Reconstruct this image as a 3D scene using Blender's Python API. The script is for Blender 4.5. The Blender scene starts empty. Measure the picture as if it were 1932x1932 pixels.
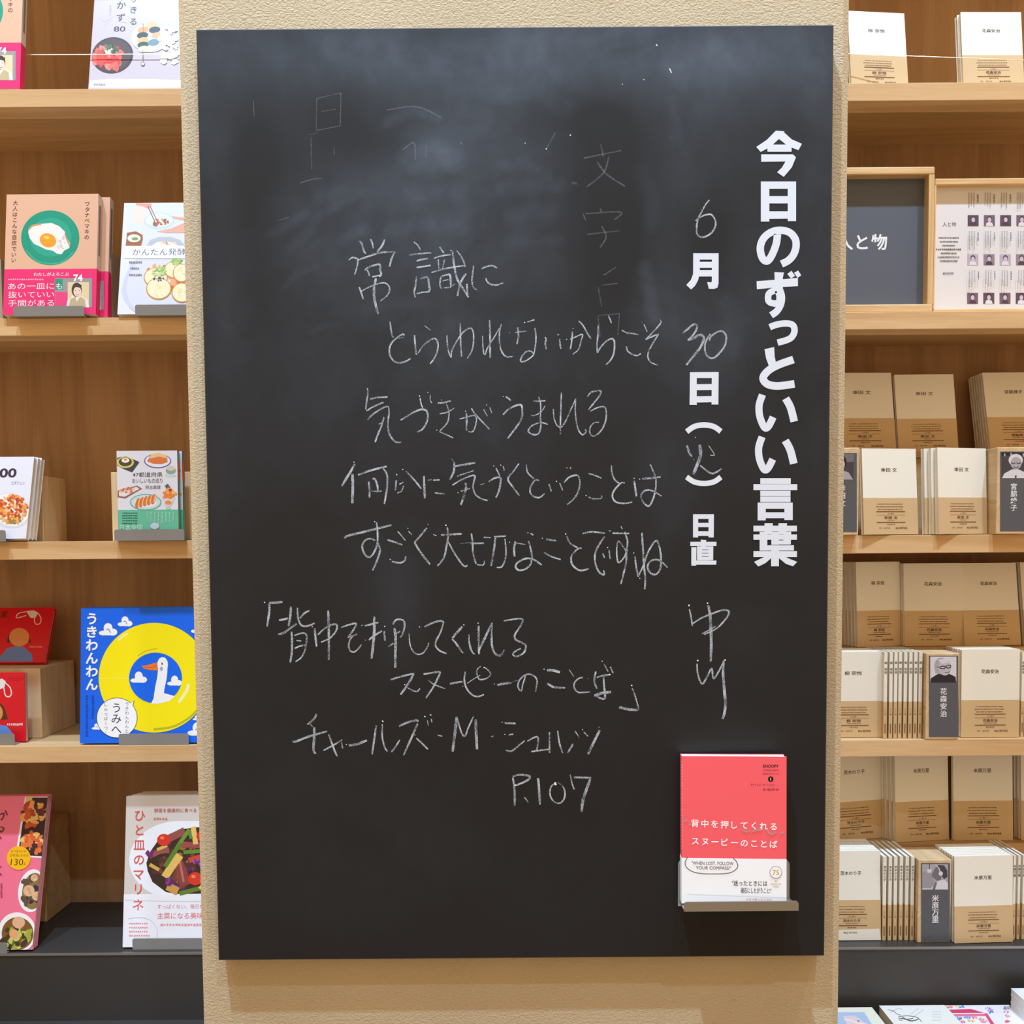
import bpy, bmesh, math, random
from mathutils import Vector, Matrix
random.seed(7)
C = bpy.context.scene.collection
D = bpy.data
sc = bpy.context.scene

# ------------------------------------------------------------------ camera
F, PX, PY = 1935.0, 966.0, 1140.53          # focal length and principal point in pixels of the 1932 frame
CAM = Vector((-0.00676, -0.99409, -0.03984))
PITCH, ROLL = 0.05706, -0.00743
fwd = Vector((0, math.cos(PITCH), -math.sin(PITCH)))
rt0 = Vector((1, 0, 0)); up0 = rt0.cross(fwd)
RT = math.cos(ROLL) * rt0 + math.sin(ROLL) * up0
UP = RT.cross(fwd)
cd = D.cameras.new('camera'); cam = D.objects.new('camera', cd); C.objects.link(cam)
M = Matrix((RT, UP, -fwd)).transposed().to_4x4(); M.translation = CAM
cam.matrix_world = M
cd.sensor_width = 36.0; cd.sensor_fit = 'HORIZONTAL'; cd.lens = 36.0 * F / 1932
cd.shift_x = 0.0; cd.shift_y = (PY - 966.0) / 1932
cd.clip_start = 0.01
sc.camera = cam

# ------------------------------------------------------------------ light and exposure
sc.view_settings.view_transform = 'Standard'; sc.view_settings.look = 'None'
sc.view_settings.gamma = 1.0; sc.view_settings.exposure = 0.0
sc.view_settings.use_curve_mapping = False
w = D.worlds.new('world'); sc.world = w; w.use_nodes = True
w.node_tree.nodes['Background'].inputs[0].default_value = (1.0, 0.70, 0.40, 1)
w.node_tree.nodes['Background'].inputs[1].default_value = 0.85
def lamp(name, loc, target, power, size, color=(1, .95, .88), spot=95):
    l = D.lights.new(name, 'SPOT'); l.energy = power; l.shadow_soft_size = size; l.color = color
    l.spot_size = math.radians(spot); l.spot_blend = .6
    o = D.objects.new(name, l); C.objects.link(o); o.location = loc
    o.rotation_euler = (Vector(target) - Vector(loc)).to_track_quat('-Z', 'Y').to_euler()
CEIL = 3.30
for x in (-1.35, -0.62, 0.62, 1.35):
    lamp('shelf_spot_lamp', (x, -.22, CEIL - .06), (x, .86, 0), 330, .05, (.55, .76, 1.0), 70)
lamp('board_spot_lamp', (-.62, -1.22, CEIL - .06), (0, 0, -.12), 610, .04, (.50, .74, 1.0), 34)
lamp('board_spot_lamp', (.62, -2.15, CEIL - .06), (0, 0, -.12), 200, .04, (.50, .74, 1.0), 30)
try:
    sc.cycles.use_denoising = True
    sc.cycles.max_bounces = 6
except Exception: pass

# ------------------------------------------------------------------ pixel <-> place helpers
def ray(px, py): return (RT * ((px - PX) / F) - UP * ((py - PY) / F) + fwd)
def P(px, py, Y):                       # the point of a pixel on the plane y = Y
    d = ray(px, py); return CAM + d * ((Y - CAM.y) / d.y)
def G(px, py, z):                       # the point of a pixel on the plane z = z
    d = ray(px, py); return CAM + d * ((z - CAM.z) / d.z)
def on_plane(px, py, p0, n):
    d = ray(px, py); return CAM + d * ((p0 - CAM).dot(n) / d.dot(n))
def Z(x0, y0, s): return lambda x, y: (x0 + x / s, y0 + y / s)
PXF = Z(0, 0, 1)
def pts(s): return [tuple(float(a) for a in q.split(',')) for q in s.split()]

# ------------------------------------------------------------------ materials
def s2l(c):
    c /= 255.0
    return c / 12.92 if c <= .04045 else ((c + .055) / 1.055) ** 2.4
_m = {}
def mat(rgb, rough=.6, metal=0, spec=.3, alpha=1):
    k = (rgb, rough, metal, spec, alpha)
    if k in _m: return _m[k]
    m = D.materials.new('surface'); m.use_nodes = True
    b = m.node_tree.nodes['Principled BSDF']
    b.inputs['Base Color'].default_value = (*[s2l(v) for v in rgb], 1)
    b.inputs['Roughness'].default_value = rough; b.inputs['Metallic'].default_value = metal
    b.inputs['Specular IOR Level'].default_value = spec
    # faint paper-like tooth so that no surface is perfectly flat
    nt = m.node_tree; n = nt.nodes.new('ShaderNodeTexNoise'); n.inputs['Scale'].default_value = 900
    bp = nt.nodes.new('ShaderNodeBump'); bp.inputs['Strength'].default_value = .04; bp.inputs['Distance'].default_value = .0005
    tc = nt.nodes.new('ShaderNodeTexCoord')
    nt.links.new(tc.outputs['Object'], n.inputs['Vector']); nt.links.new(n.outputs['Fac'], bp.inputs['Height'])
    nt.links.new(bp.outputs['Normal'], b.inputs['Normal'])
    if alpha < 1: b.inputs['Alpha'].default_value = alpha
    _m[k] = m
    return m
def wood(name, a, b, axis, scale=1.0, rough=.5, spec=.3):
    m = D.materials.new(name); m.use_nodes = True; nt = m.node_tree; N = nt.nodes; L = nt.links
    bs = N['Principled BSDF']; tc = N.new('ShaderNodeTexCoord'); mp = N.new('ShaderNodeMapping')
    sc_ = {'X': (1.2, 16, 16), 'Z': (16, 16, 1.1), 'Y': (16, 1.2, 16)}[axis]
    mp.inputs['Scale'].default_value = [v * scale for v in sc_]
    n1 = N.new('ShaderNodeTexNoise'); n1.inputs['Scale'].default_value = 1.0; n1.inputs['Detail'].default_value = 3; n1.inputs['Distortion'].default_value = .9
    wv = N.new('ShaderNodeMath'); wv.operation = 'MULTIPLY'; wv.inputs[1].default_value = 7.0
    fr = N.new('ShaderNodeMath'); fr.operation = 'PINGPONG'; fr.inputs[1].default_value = 1.0
    mp2 = N.new('ShaderNodeMapping'); mp2.inputs['Scale'].default_value = [v * scale * 14 for v in sc_]
    n2 = N.new('ShaderNodeTexNoise'); n2.inputs['Scale'].default_value = 1.0; n2.inputs['Detail'].default_value = 4
    ad = N.new('ShaderNodeMath'); ad.operation = 'MULTIPLY_ADD'; ad.inputs[1].default_value = .5
    cr = N.new('ShaderNodeValToRGB')
    cr.color_ramp.elements[0].color = (*[s2l(v) for v in a], 1); cr.color_ramp.elements[1].color = (*[s2l(v) for v in b], 1)
    cr.color_ramp.elements[0].position = .1; cr.color_ramp.elements[1].position = .95
    sub = N.new('ShaderNodeMath'); sub.operation = 'MULTIPLY'; sub.inputs[1].default_value = .55
    L.new(tc.outputs['Object'], mp.inputs['Vector']); L.new(tc.outputs['Object'], mp2.inputs['Vector'])
    L.new(mp.outputs[0], n1.inputs['Vector']); L.new(mp2.outputs[0], n2.inputs['Vector'])
    L.new(n1.outputs['Fac'], wv.inputs[0]); L.new(wv.outputs[0], fr.inputs[0]); L.new(fr.outputs[0], sub.inputs[0])
    L.new(n2.outputs['Fac'], ad.inputs[0]); L.new(sub.outputs[0], ad.inputs[2]); L.new(ad.outputs[0], cr.inputs['Fac'])
    L.new(cr.outputs[0], bs.inputs['Base Color']); bs.inputs['Roughness'].default_value = rough
    bs.inputs['Specular IOR Level'].default_value = spec
    bp = N.new('ShaderNodeBump'); bp.inputs['Strength'].default_value = .12; bp.inputs['Distance'].default_value = .001
    L.new(n2.outputs['Fac'], bp.inputs['Height']); L.new(bp.outputs[0], bs.inputs['Normal'])
    return m
W_EDGE = wood('oak_edge', (206, 164, 114), (232, 197, 150), 'X', 1.0)
W_SHELF = wood('oak_board', (190, 153, 104), (214, 177, 128), 'X', 1.3)
W_BACK = wood('brown_veneer', (154, 117, 80), (182, 143, 103), 'Z', .9)
W_BLOCK = wood('pale_block_wood', (214, 184, 142), (236, 212, 176), 'Z', 1.6)
W_BLOCKY = wood('pale_block_wood_flat', (206, 176, 132), (230, 204, 165), 'Y', 1.6)
W_FRAME = wood('frame_wood', (208, 166, 110), (234, 200, 152), 'X', 2.2)
def dark_metal():
    m = D.materials.new('black_melamine'); m.use_nodes = True; nt = m.node_tree; b = nt.nodes['Principled BSDF']
    b.inputs['Base Color'].default_value = (.040, .036, .033, 1); b.inputs['Roughness'].default_value = .42
    n = nt.nodes.new('ShaderNodeTexNoise'); n.inputs['Scale'].default_value = 1400
    tc = nt.nodes.new('ShaderNodeTexCoord'); bp = nt.nodes.new('ShaderNodeBump')
    bp.inputs['Strength'].default_value = .25; bp.inputs['Distance'].default_value = .0004
    nt.links.new(tc.outputs['Object'], n.inputs['Vector']); nt.links.new(n.outputs['Fac'], bp.inputs['Height']); nt.links.new(bp.outputs[0], b.inputs['Normal'])
    return m
BLACK = dark_metal()
GREY = mat((138, 136, 133), .45, 0, .4)
STEEL = mat((150, 142, 130), .35, .6, .5)
WIRE = mat((235, 220, 195), .3, .8, .5)
PAGES = mat((243, 240, 232), .8, 0, .1)
def acrylic():
    m = D.materials.new('clear_acrylic'); m.use_nodes = True; nt = m.node_tree
    b = nt.nodes['Principled BSDF']; b.inputs['Base Color'].default_value = (.9, .9, .9, 1)
    b.inputs['Roughness'].default_value = .12; b.inputs['Alpha'].default_value = .22
    return m
ACRYL = acrylic()
def stucco():
    m = D.materials.new('beige_stucco'); m.use_nodes = True; nt = m.node_tree; N = nt.nodes; L = nt.links
    b = N['Principled BSDF']; b.inputs['Roughness'].default_value = .9; b.inputs['Specular IOR Level'].default_value = .1
    tc = N.new('ShaderNodeTexCoord'); mp = N.new('ShaderNodeMapping'); mp.inputs['Scale'].default_value = (1, 1, 1.5)
    n = N.new('ShaderNodeTexNoise'); n.inputs['Scale'].default_value = 330; n.inputs['Detail'].default_value = 4; n.inputs['Distortion'].default_value = .7
    n2 = N.new('ShaderNodeTexNoise'); n2.inputs['Scale'].default_value = 9
    cr = N.new('ShaderNodeValToRGB')
    cr.color_ramp.elements[0].color = (*[s2l(v) for v in (188, 169, 138)], 1); cr.color_ramp.elements[1].color = (*[s2l(v) for v in (201, 182, 151)], 1)
    bp = N.new('ShaderNodeBump'); bp.inputs['Strength'].default_value = .7; bp.inputs['Distance'].default_value = .0019
    L.new(tc.outputs['Object'], mp.inputs[0]); L.new(mp.outputs[0], n.inputs['Vector']); L.new(tc.outputs['Object'], n2.inputs['Vector'])
    L.new(n2.outputs['Fac'], cr.inputs['Fac']); L.new(cr.outputs[0], b.inputs['Base Color'])
    L.new(n.outputs['Fac'], bp.inputs['Height']); L.new(bp.outputs[0], b.inputs['Normal'])
    return m
STUCCO = stucco()
def chalk(name, lo, hi, colour, scale=1500, amax=1.0):
    m = D.materials.new(name); m.use_nodes = True; nt = m.node_tree; N = nt.nodes; L = nt.links
    b = N['Principled BSDF']; b.inputs['Base Color'].default_value = (*colour, 1); b.inputs['Roughness'].default_value = 1; b.inputs['Specular IOR Level'].default_value = 0
    tc = N.new('ShaderNodeTexCoord'); n = N.new('ShaderNodeTexNoise'); n.inputs['Scale'].default_value = scale; n.inputs['Detail'].default_value = 2
    n3 = N.new('ShaderNodeTexNoise'); n3.inputs['Scale'].default_value = 90; n3.inputs['Detail'].default_value = 1
    ad = N.new('ShaderNodeMath'); ad.operation = 'MULTIPLY_ADD'; ad.inputs[1].default_value = .55
    mr = N.new('ShaderNodeMapRange'); mr.inputs['From Min'].default_value = lo; mr.inputs['From Max'].default_value = hi; mr.inputs['To Max'].default_value = amax
    L.new(tc.outputs['Object'], n.inputs['Vector']); L.new(tc.outputs['Object'], n3.inputs['Vector'])
    L.new(n3.outputs['Fac'], ad.inputs[0]); L.new(n.outputs['Fac'], ad.inputs[2])
    L.new(ad.outputs[0], mr.inputs['Value']); L.new(mr.outputs[0], b.inputs['Alpha'])
    return m
CHALK = chalk('chalk', .60, .93, (.54, .58, .63))
CHALK_DOT = mat((235, 238, 242), .9, 0, .0)
GHOST = chalk('rubbed_chalk', .5, 1.05, (.5, .53, .58), 700, .22)

# ------------------------------------------------------------------ object helpers
def tag(o, label=None, cat=None, group=None, kind=None):
    if label: o['label'] = label
    if cat: o['category'] = cat
    if group: o['group'] = group
    if kind: o['kind'] = kind
    return o
def empty(name, mw=None):
    o = D.objects.new(name, None); C.objects.link(o); o.empty_display_size = .02
    if mw is not None: o.matrix_world = mw
    return o
def obj(name, bm, mats, parent=None, smooth=False):
    me = D.meshes.new(name); bm.to_mesh(me); bm.free()
    for m in (mats if isinstance(mats, (list, tuple)) else [mats]): me.materials.append(m)
    if smooth:
        for p in me.polygons: p.use_smooth = True
    o = D.objects.new(name, me); C.objects.link(o)
    if parent is not None: o.parent = parent
    return o
def box(bm, a, b, mi=0, bev=0):
    x0, y0, z0 = a; x1, y1, z1 = b
    v = [bm.verts.new(p) for p in ((x0,y0,z0),(x1,y0,z0),(x1,y1,z0),(x0,y1,z0),(x0,y0,z1),(x1,y0,z1),(x1,y1,z1),(x0,y1,z1))]
    fs = [bm.faces.new([v[i] for i in q]) for q in ((0,3,2,1),(4,5,6,7),(0,1,5,4),(1,2,6,5),(2,3,7,6),(3,0,4,7))]
    for f in fs: f.material_index = mi
    if bev:
        es = list({e for f in fs for e in f.edges})
        r = bmesh.ops.bevel(bm, geom=es, offset=bev, segments=2, affect='EDGES', profile=.5)
        for f in r['faces']: f.material_index = mi
def prism(bm, outline, y0, y1, mi=0):          # outline in x,z, drawn out along y
    a = [bm.verts.new((x, y0, z)) for x, z in outline]; b = [bm.verts.new((x, y1, z)) for x, z in outline]
    n = len(a)
    bm.faces.new(a).material_index = mi; bm.faces.new(b[::-1]).material_index = mi
    for i in range(n): bm.faces.new((a[i], b[i], b[(i+1)%n], a[(i+1)%n])).material_index = mi
    bmesh.ops.recalc_face_normals(bm, faces=bm.faces[:])
def rrect(x0, z0, x1, z1, r, corners='tl tr bl br', n=5):
    out = []
    for cx, cz, a0, nm in ((x1-r, z0+r, -90, 'br'), (x1-r, z1-r, 0, 'tr'), (x0+r, z1-r, 90, 'tl'), (x0+r, z0+r, 180, 'bl')):
        if nm in corners:
            for k in range(n+1):
                t = math.radians(a0 + 90*k/n); out.append((cx + r*math.cos(t), cz + r*math.sin(t)))
        else:
            out.append({'br': (x1, z0), 'tr': (x1, z1), 'tl': (x0, z1), 'bl': (x0, z0)}[nm])
    return out
def tube(bm, p, q, r, n=8):
    p, q = Vector(p), Vector(q); d = (q-p).normalized(); u = d.orthogonal().normalized(); v = d.cross(u)
    A = [bm.verts.new(p + (u*math.cos(2*math.pi*i/n) + v*math.sin(2*math.pi*i/n))*r) for i in range(n)]
    B = [bm.verts.new(q + (u*math.cos(2*math.pi*i/n) + v*math.sin(2*math.pi*i/n))*r) for i in range(n)]
    for i in range(n): bm.faces.new((A[i], A[(i+1)%n], B[(i+1)%n], B[i]))
    bm.faces.new(A[::-1]); bm.faces.new(B)
def copy_tree(o, parent=None, skip=()):
    c = o.copy(); C.objects.link(c)
    if parent is not None: c.parent = parent
    for ch in list(o.children):
        if ch.name.split('.')[0] not in skip: copy_tree(ch, c, skip)
    return c

# ------------------------------------------------------------------ lettering
_g = {}
def glyphs(s, weight=0.0):
    k = (s, weight)
    if k not in _g:
        cu = D.curves.new('lettering', 'FONT'); cu.body = s; cu.resolution_u = 3; cu.offset = weight; cu.align_x = 'CENTER'
        o = D.objects.new('lettering', cu); C.objects.link(o)
        me = D.meshes.new_from_object(o.evaluated_get(bpy.context.evaluated_depsgraph_get()))
        vs = [(v.co.x, v.co.y) for v in me.vertices]; fs = [tuple(p.vertices) for p in me.polygons]
        D.objects.remove(o); D.curves.remove(cu); D.meshes.remove(me)
        if vs:
            x0 = min(v[0] for v in vs); x1 = max(v[0] for v in vs); cx = (x0+x1)/2
            vs = [(x - cx, y - .38) for x, y in vs]
        _g[k] = (vs, fs, (x1 - x0) if vs else 0)
    return _g[k]

CLIPS = {}
class Art:
    """Print on a plane: pixels of the photograph are carried along their view rays on to the plane and drawn there in its own coordinates."""
    def __init__(self, mw, step=6e-6, base=-.00012):
        self.mw = mw; self.inv = mw.inverted(); self.p0 = mw.translation.copy(); self.n = (mw.to_3x3() @ Vector((0, -1, 0))).normalized()
        self.bm = bmesh.new(); self.mats = []; self.y = base; self.step = step; self.z = PXF; self.clip = CLIPS.get(tuple(round(v, 5) for v in mw.translation))
    def at(self, zf): self.z = zf; return self
    def L(self, x, y):
        q = self.inv @ on_plane(*self.z(x, y), self.p0, self.n)
        if self.clip: return (min(max(q.x, 0), self.clip[0]), min(max(q.z, 0), self.clip[1]))
        return (q.x, q.z)
    def mi(self, c):
        m = c if not isinstance(c, tuple) else mat(c, .5)
        if m not in self.mats: self.mats.append(m)
        return self.mats.index(m)
    def raw(self, loc, c):
        self.y -= self.step
        try:
            f = self.bm.faces.new([self.bm.verts.new((x, self.y, z)) for x, z in loc]); f.material_index = self.mi(c)
            f.normal_update()
            if f.normal.y > 0: f.normal_flip()
        except ValueError: pass
        return self
    def poly(self, s, c):
        return self.raw([self.L(*p) for p in (pts(s) if isinstance(s, str) else s)], c)
    def rect(self, x0, y0, x1, y1, c): return self.poly([(x0, y0), (x1, y0), (x1, y1), (x0, y1)], c)
    def ell(self, cx, cy, rx, ry, c, rot=0, n=40, wob=0):
        r = math.radians(rot); o = []
        for i in range(n):
            t = 2*math.pi*i/n; k = 1 + (random.uniform(-wob, wob) if wob else 0)
            a, b = rx*math.cos(t)*k, ry*math.sin(t)*k
            o.append((cx + a*math.cos(r) - b*math.sin(r), cy + a*math.sin(r) + b*math.cos(r)))
        return self.poly(o, c)
    def stroke(self, s, wd, c, smooth=True, closed=False, taper=0, jit=0):
        q = [Vector(p) for p in (pts(s) if isinstance(s, str) else s)]
        if len(q) == 2 and (q[1]-q[0]).length < wd*.8:
            m = (q[0]+q[1])/2; return self.ell(m.x, m.y, wd*.55, wd*.5, c, n=10)
        if smooth and len(q) > 2:
            o = []; n = len(q)
            for i in range(n if closed else n-1):
                if closed: p0, p1, p2, p3 = q[(i-1)%n], q[i], q[(i+1)%n], q[(i+2)%n]
                else: p0, p1, p2, p3 = q[max(i-1, 0)], q[i], q[i+1], q[min(i+2, n-1)]
                k = 7
                for j in range(k):
                    t = j/k
                    o.append(.5*((2*p1) + (p2-p0)*t + (2*p0-5*p1+4*p2-p3)*t*t + (3*p1-p0-3*p2+p3)*t**3))
            if not closed: o.append(q[-1])
            q = o
        n = len(q); self.y -= self.step; mi = self.mi(c); A = []; B = []
        for i in range(n):
            a = q[(i-1)%n] if (closed or i) else q[0]; b = q[(i+1)%n] if (closed or i < n-1) else q[-1]
            d = (b-a); d = d.normalized() if d.length > 1e-9 else Vector((1, 0))
            nm = Vector((-d.y, d.x)); h = wd/2
            if taper: h *= 1 - taper*abs(2*i/max(1, n-1)-1)**3
            if jit: h *= 1 + random.uniform(-jit, jit)
            d1, d2 = q[i]-(q[(i-1)%n] if (closed or i) else q[0]), (q[(i+1)%n] if (closed or i < n-1) else q[-1])-q[i]
            turn = math.atan2(d1.x*d2.y - d1.y*d2.x, d1.dot(d2)) if d1.length > 1e-9 and d2.length > 1e-9 else 0
            rad = (d1.length + d2.length)/2/max(1e-6, abs(turn))
            for lst, sg in ((A, 1), (B, -1)):
                hh = min(h, rad*.9) if turn*sg > 0 else h
                x, z = self.L(*(q[i] + nm*hh*sg)); lst.append(self.bm.verts.new((x, self.y, z)))
        for i in range(n if closed else n-1):
            j = (i+1) % n
            f = self.bm.faces.new((A[i], A[j], B[j], B[i])); f.material_index = mi; f.normal_update()
            if f.normal.y > 0: f.normal_flip()
        return self
    def _txt(self, s, ox, oz, size, mi, weight, sx=1.0, ang=0):
        vs, fs, _ = glyphs(s, weight)
        ca, sa = math.cos(ang), math.sin(ang)
        bv = []
        for x, y in vs:
            x *= size*sx; y *= size
            bv.append(self.bm.verts.new((ox + x*ca - y*sa, self.y, oz + x*sa + y*ca)))
        for f in fs:
            try:
                g = self.bm.faces.new([bv[i] for i in f]); g.material_index = mi
                g.normal_update()
                if g.normal.y > 0: g.normal_flip()
            except ValueError: pass
    def text(self, cx, cy, size, s, c, weight=.0, sx=1.0, width=None, ang=0):
        """one horizontal line centred on (cx, cy); size = height of a character in the current units, width = fit to this width"""
        self.y -= self.step
        a = self.L(cx, cy); b = self.L(cx, cy+size); e = math.dist(a, b)*1.08
        if width:
            w0 = glyphs(s, weight)[2]
            b2 = self.L(cx + width, cy); sx = math.dist(a, b2)/max(1e-9, w0*e)
        self._txt(s, a[0], a[1], e, self.mi(c), weight, sx, ang); return self
    def vtext(self, cx, y0, y1, size, s, c, weight=.0, x1=None, sx=1.0):
        """characters one under another from y0 to y1"""
        n = len(s); self.y -= self.step; mi = self.mi(c)
        for i, ch in enumerate(s):
            if ch in ' 　': continue
            t = (i+.5)/n; yy = y0 + (y1-y0)*t; xx = cx if x1 is None else cx + (x1-cx)*t
            a = self.L(xx, yy); b = self.L(xx, yy+size); e = math.dist(a, b)*1.08
            self._txt(ch, a[0], a[1], e, mi, weight, sx, math.pi/2 if ch in 'ー（）(—' else 0)
        return self
    def ticks(self, x0, x1, y, h, c, n=14):
        """a line of print too small to be read in the photograph"""
        x = x0; k = (x1-x0)/n
        for i in range(n):
            ww = k*random.uniform(.55, .8)
            self.rect(x, y-h*random.uniform(.3, .5), x+ww, y+h*random.uniform(.3, .5), c); x += k
        return self
    def vticks(self, x, y0, y1, h, c, n=12):
        k = (y1-y0)/n
        for i in range(n): self.rect(x-h*random.uniform(.3, .5), y0+i*k, x+h*random.uniform(.3, .5), y0+i*k+k*random.uniform(.5, .75), c)
        return self
    def blobs(self, cx, cy, rx, ry, n, r, cols, asp=1.6):
        for i in range(n):
            t = random.uniform(0, 6.283); k = math.sqrt(random.random())
            rr = r*random.uniform(.55, 1.2)
            self.ell(cx+rx*k*math.cos(t), cy+ry*k*math.sin(t), rr*random.uniform(1, asp), rr*.8, random.choice(cols), random.uniform(0, 180), 9, .18)
        return self
    def build(self, name, parent):
        o = obj(name, self.bm, self.mats, parent); return o

def chalkboard_strokes(art, zf, s, m=None, k=1.0):
    art.at(zf)
    for part in s.split(';'):
        part = part.strip()
        if not part: continue
        *q, wd = part.split()
        p = pts(' '.join(q))
        small = len(p) == 2 and math.dist(p[0], p[1]) < float(wd)*.8
        art.stroke(p, float(wd)*k*(.8 if small else 1), (CHALK_DOT if small and m is None else (m or CHALK)), taper=.25, jit=.1)

# ================================================================== STRUCTURE
XL, XR = -2.2, 2.2
bm = bmesh.new(); box(bm, (XL, -2.4, -1.32), (XR, 1.25, -1.30))
tag(obj('floor', bm, mat((150, 128, 104), .5)), kind='structure')
bm = bmesh.new(); box(bm, (XL, -2.4, CEIL), (XR, 1.25, CEIL + .02))
tag(obj('ceiling', bm, mat((225, 220, 212), .8)), kind='structure')
bm = bmesh.new(); box(bm, (XL, 1.16, -1.30), (XR, 1.18, CEIL))
tag(obj('wall_back', bm, mat((190, 170, 135), .8)), kind='structure')
# stuccoed pillar that carries the board
YC = .021
xa, xb = P(361, 966, YC+.0075).x, P(1591, 966, YC+.0075).x
bm = bmesh.new(); c = .0075; yb = .50
o_ = [(xa+c, YC), (xb-c, YC), (xb, YC+c), (xb, yb), (xa, yb), (xa, YC+c)]
A = [bm.verts.new((x, y, -1.30)) for x, y in o_]; B = [bm.verts.new((x, y, CEIL)) for x, y in o_]
for i in range(6): bm.faces.new((A[i], A[(i+1)%6], B[(i+1)%6], B[i]))
bm.faces.new(A[::-1]); bm.faces.new(B)
tag(obj('wall_pillar', bm, STUCCO), kind='structure')

# ================================================================== BOOKCASES
YS, YB, YK = .860, .835, 1.105           # shelf fronts, front of the black base, back panel
def zrow(y): return P(170, y, YS).z
ZT = [zrow(167.5), zrow(599.5), zrow(1021), zrow(1407)]
ZB = [zrow(201.5), zrow(632.5), zrow(1055), zrow(1438.5)]
ZBASE = P(170, 1798, YB).z
TOPZ = ZT[0] + .42
Z1, Z2, Z3, Z4 = ZT
def bookcase(x0, x1, label):
    r = empty('bookcase', Matrix.Translation((x0, YS, -1.30))); iv = r.matrix_world.inverted()
    def part(name, m, boxes, parent=r, bev=0):
        b = bmesh.new()
        for a, e in boxes: box(b, a, e, 0, bev)
        b.transform(iv); return obj(name, b, m, parent)
    part('back_panel', W_BACK, [((x0, YK, ZBASE), (x1, YK+.015, TOPZ))])
    for x in (x0, x1-.02): part('side_panel', W_SHELF, [((x, YS+.004, ZBASE+.0005), (x+.02, YK, TOPZ))])
    for t, b in list(zip(ZT, ZB)) + [(TOPZ+.033, TOPZ)]:
        s = part('shelf', W_SHELF, [((x0+.02, YS+.05, t-.014), (x1-.02, YK, t))])
        n = part('edge_board', W_EDGE, [((x0, YS, b), (x1, YS+.05, t))], s, .0008); n.matrix_parent_inverse = Matrix()
    part('base_cabinet', BLACK, [((x0, YB, -1.22), (x1, YK, ZBASE))])
    part('plinth', BLACK, [((x0, YB-.36, -1.30), (x1, YB-.0005, -.90)), ((x0, YB, -1.30), (x1, YK, -1.2205))])
    part('base_edge_strip', mat((150, 146, 140), .3, .5, .5), [((x0, YB-.0015, ZBASE-.004), (x1, YB-.0002, ZBASE+.0004))])
    return tag(r, label, 'bookcase')
bookcase(-1.6, -.001, 'brown wooden bookcase with cookbooks and picture books, on a black base')
bookcase(.001, 1.6, 'brown wooden bookcase with rows of cream paperbacks, on a black base')

# ================================================================== BOOK BUILDER
def frame_of(BL, BR, TL, Y=None, yaw=0.0, lean=None, floor=None, t=0.0):
    yw = math.radians(yaw); xa_ = Vector((math.cos(yw), math.sin(yw), 0))
    if Y is None: Y = G((BL[0]+BR[0])/2, (BL[1]+BR[1])/2, floor).y
    mid = P((BL[0]+BR[0])/2, (BL[1]+BR[1])/2, Y)
    hn = Vector((math.sin(yw), -math.cos(yw), 0))
    def axes(l): 
        za_ = Vector((0, 0, 1))*math.cos(l) - hn*math.sin(l); return za_, xa_.cross(za_)
    def nrm(l): za_, n = axes(l); return za_, (xa_.cross(za_))
    def solve(l):
        za_, n = nrm(l); A = on_plane(*BL, mid, n); T = on_plane(*TL, mid, n); return (T-A).dot(xa_)
    if lean is None:
        best = min((abs(solve(math.radians(k*.5))), k*.5) for k in range(0, 41)); lean = best[1]
    l = math.radians(lean); za_, n = nrm(l)
    A = on_plane(*BL, mid, n); B = on_plane(*BR, mid, n); T = on_plane(*TL, mid, n)
    w_ = (B-A).dot(xa_); h_ = (T-A).dot(za_)
    if floor is not None:
        d = (A.z - floor - .0004 - t*math.sin(l))/za_.z
        A = A - za_*d; h_ += d
    ya_ = za_.cross(xa_)
    mw = Matrix((xa_, ya_, za_)).transposed().to_4x4(); mw.translation = A
    return mw, w_, h_

def book(name, q, t, cover, label, cat='book', group=None, Y=None, yaw=0, lean=None, floor=None, spine='l', band=None, spine_col=None, pages=PAGES, back=None, band_spine=None, hard=False):
    """q: bottom-left, bottom-right and top-left pixel of the front cover. band: (height as a share, colour)."""
    mw, W, H = frame_of(*q, Y=Y, yaw=yaw, lean=lean, floor=floor, t=t)
    CLIPS[tuple(round(v, 5) for v in mw.translation)] = (W, H)
    r = empty(name, mw); tag(r, label, cat, group)
    e = .0016 if hard else .0005
    b = bmesh.new()
    box(b, (0, 0, 0), (W, e, H)); box(b, (0, t-e, 0), (W, t, H), 1)
    if spine == 'l': box(b, (0, e, 0), (e, t-e, H), 2)
    else: box(b, (W-e, e, 0), (W, t-e, H), 2)
    obj('cover', b, [cover, back or cover, spine_col or cover], r)
    k = .003 if hard else .0008
    b = bmesh.new()
    if spine == 'l': box(b, (e, e, k), (W-k, t-e, H-k))
    else: box(b, (k, e, k), (W-e, t-e, H-k))
    obj('page_block', b, pages, r)
    if band:
        hb, cb = band[0]*H, band[1]
        b = bmesh.new(); g = .00025
        box(b, (-g if spine == 'l' else 0, -g, .0004), (W+(g if spine == 'r' else 0), -.00005, hb))
        if spine == 'l': box(b, (-g, 0, .0004), (-.00005, t, hb), 1)
        else: box(b, (W+.00005, 0, .0004), (W+g, t, hb), 1)
        obj('paper_band', b, [cb, band_spine or cb], r)
    return r, W, H
INK = (58, 50, 46); KRAFT = mat((212, 182, 138), .75, 0, .15); CREAM = mat((243, 239, 226), .7, 0, .2)
RULE = (116, 66, 44); PRINT = (84, 62, 48); FAINT = (128, 96, 66)

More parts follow.
